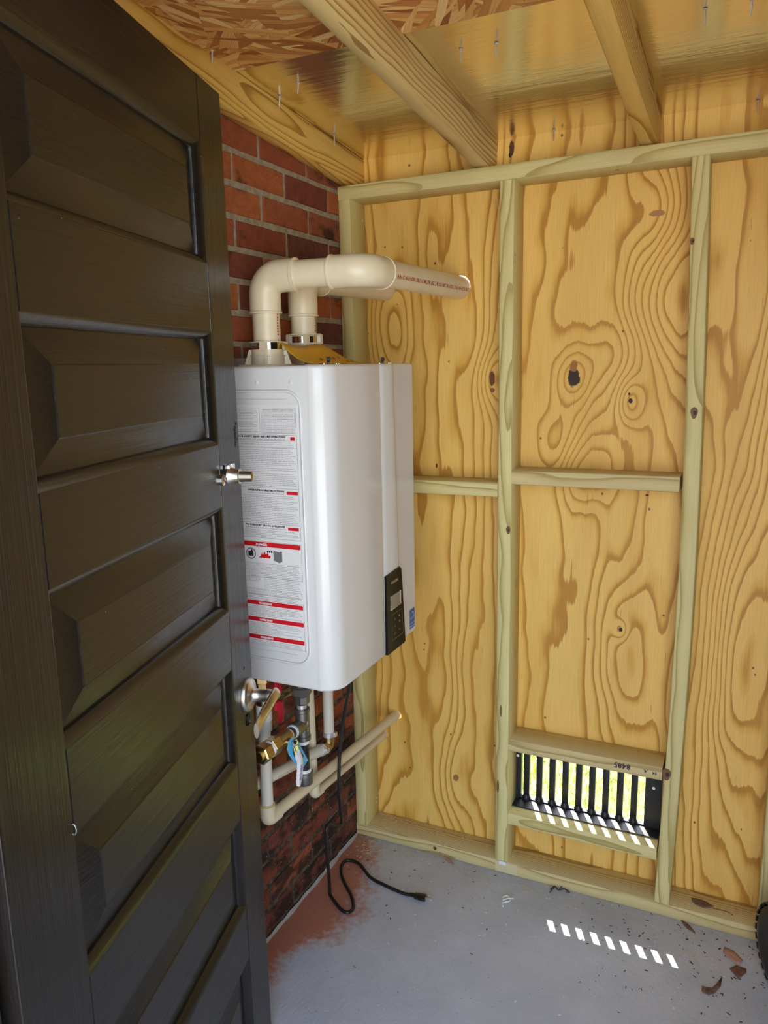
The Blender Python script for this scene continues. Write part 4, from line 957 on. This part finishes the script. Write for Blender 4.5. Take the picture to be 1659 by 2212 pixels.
# ------------------------------------------------------------------ leaves, scraps and swept debris
def leaf(name, loc, size, rz, poly, mat, label, cat, curl=.15, stem=None):
    P = [Vector((x*size, y*size, 0)) for x, y in poly]; cx = sum((p for p in P), Vector())/len(P); m = MB(); n = len(P)
    inner = [cx.lerp(p, .5) for p in P]
    for L_ in (P, inner, [cx]):
        for p in L_: q = p.copy(); q.z = curl*size*((p-cx).length/size)**2*(1 if p.y > cx.y else .4)+.0012; m.v.append(q)
    m.f += [[i, (i+1) % n, n+(i+1) % n, n+i] for i in range(n)]+[[n+i, n+(i+1) % n, 2*n] for i in range(n)]
    if stem: m.tube(spline([(x*size, y*size, .002+.06*size*i) for i, (x, y) in enumerate(stem)], 4), .0011, 5)
    o = link(name, m, mat, None, Matrix.Translation(Vector(loc)) @ Matrix.Rotation(rz, 4, 'Z'), smooth=60); sd = o.modifiers.new('thick', 'SOLIDIFY'); sd.thickness = .0006
    tag(o, label, cat, 'dry leaves and scraps swept to the wall'); return o
OV = [(-.5, .02), (-.3, .2), (0, .26), (.25, .16), (.45, .04), (.3, -.08), (.05, -.2), (-.25, -.18), (-.45, -.08)]
leaf('dry_leaf', (1.028, .036, .038), .062, -.25, OV, LEAF, 'curled brown leaf with long stem lying on the bottom plate', 'leaf', .5, [(.4, .03), (.7, .04), (1.0, .02), (1.25, -.12)])
leaf('dry_leaf', (.995, -.016, 0), .050, -.7, [(-.6, .05), (-.1, .16), (.4, .05), (.6, -.05), (.1, -.14), (-.3, -.06)], LEAF, 'narrow dark brown leaf tucked against the foot of the bottom plate', 'leaf')
leaf('dry_leaf', (1.122, -.128, 0), .042, .6, [(-.4, -.5), (-.45, .3), (.1, .45), (.5, .1), (.35, -.15)], LEAF, 'dark brown square leaf on the floor just left of the wheel', 'leaf')
leaf('dry_leaf', (1.105, -.083, 0), .050, -.4, [(-.55, .3), (-.1, .42), (.5, .1), (.45, -.35), (-.1, -.25), (-.45, -.05)], LEAFP, 'pale pink-brown leaf on the floor between plate and wheel', 'leaf')
leaf('dry_leaf', (1.062, -.212, 0), .055, .5, [(-.5, -.15), (-.35, .15), (0, 0), (.4, .22), (.75, .5), (.45, .05), (.0, -.28), (-.3, -.35)], LEAF, 'forked olive-brown leaf nearest to the doorway on the open floor', 'leaf')
leaf('dry_leaf', (.318, -.012, 0), .042, -.5, [(-.8, .12), (-.1, .18), (.5, .06), (.8, -.12), (.2, -.12), (-.4, -.04)], LEAFP, 'thin pale torn leaf under the plate near the brick corner', 'leaf')
tw = link('twig', MB().tube(spline([(.630, -.018, .002), (.64, -.006, .006), (.652, -.014, .004), (.668, -.004, .005), (.684, -.012, .003)], 4), .0018, 5).tube([(.652, -.014, .004), (.660, -.002, .010)], .0012, 5).tube([(.64, -.008, .005), (.632, -.032, .002)], .001, 5), TWIG, smooth=60)
tag(tw, 'dark broken twig lying at the foot of the plate below the grille', 'twig')
ps = link('paper_curl', MB().tube(spline([(.516, -.107, .003), (.528, -.098, .006), (.540, -.110, .004), (.530, -.122, .003), (.522, -.130, .003), (.528, -.140, .002)], 5), .0022, 6).tube(spline([(.520, -.118, .003), (.532, -.112, .008), (.545, -.098, .003)], 4), .0016, 6), CHIPW, smooth=60)
tag(ps, 'white curled scrap on the floor between plug and grille', 'scrap')
def scatter(name, n, mat, fn, label, smin, smax, seed):
    rg = random.Random(seed); m = MB()
    for i in range(n):
        x, y, z = fn(rg); L = rg.uniform(smin, smax); wd = L*rg.uniform(.15, .5); a = rg.uniform(0, PI); t = .0006+L*.08
        c_, s_ = math.cos(a), math.sin(a); P = [(x+c_*u-s_*v, y+s_*u+c_*v, z) for u, v in ((-L, -wd*.6), (L, -wd), (L*.8, wd), (-L*.9, wd*.7))]; m.prism(P, (0, 0, t))
    tag(link(name, m, mat, kind='stuff'), label, 'debris')
scatter('wood_shavings', 420, CHIP, lambda g: (.04+abs(g.gauss(0, .16)), g.uniform(.004, .086), .0382), 'pale wood shavings on the bottom plate near the brick corner', .001, .004, 1)
scatter('sawdust', 260, CHIP, lambda g: (.02+abs(g.gauss(.1, .2)), -.004-abs(g.gauss(0, .08)), .0001), 'sawdust specks on the floor along the bottom plate', .0012, .004, 2)
scatter('paint_flakes', 130, CHIPW, lambda g: (.04+g.random()*1.1, -.01-abs(g.gauss(0, .35)), .0001), 'white paint flakes scattered over the grey floor', .0012, .0035, 3)
scatter('dirt_crumbs', 190, DIRT, lambda g: ((1.02+g.gauss(0, .16)) if g.random() < .6 else g.uniform(.05, 1.2), -.004-abs(g.gauss(0, .2)), .0001), 'dark leaf crumbs strewn over the floor towards the wheel', .001, .0042, 4)
m = MB()
for q in (((.985, -.135), (1.005, -.105)), ((1.0, -.10), (1.03, -.145)), ((.42, -.03), (.46, -.055)), ((.55, -.03), (.60, -.055))):
    (a, b), (c_, d_) = q; m.tube([(a, b, .0015), ((a+c_)/2, (b+d_)/2+.003, .002), (c_, d_, .0015)], .0009, 5)
tag(link('pine_straw', m, CHIP, kind='stuff'), 'thin straw bits on the floor near the patches of sun', 'debris')
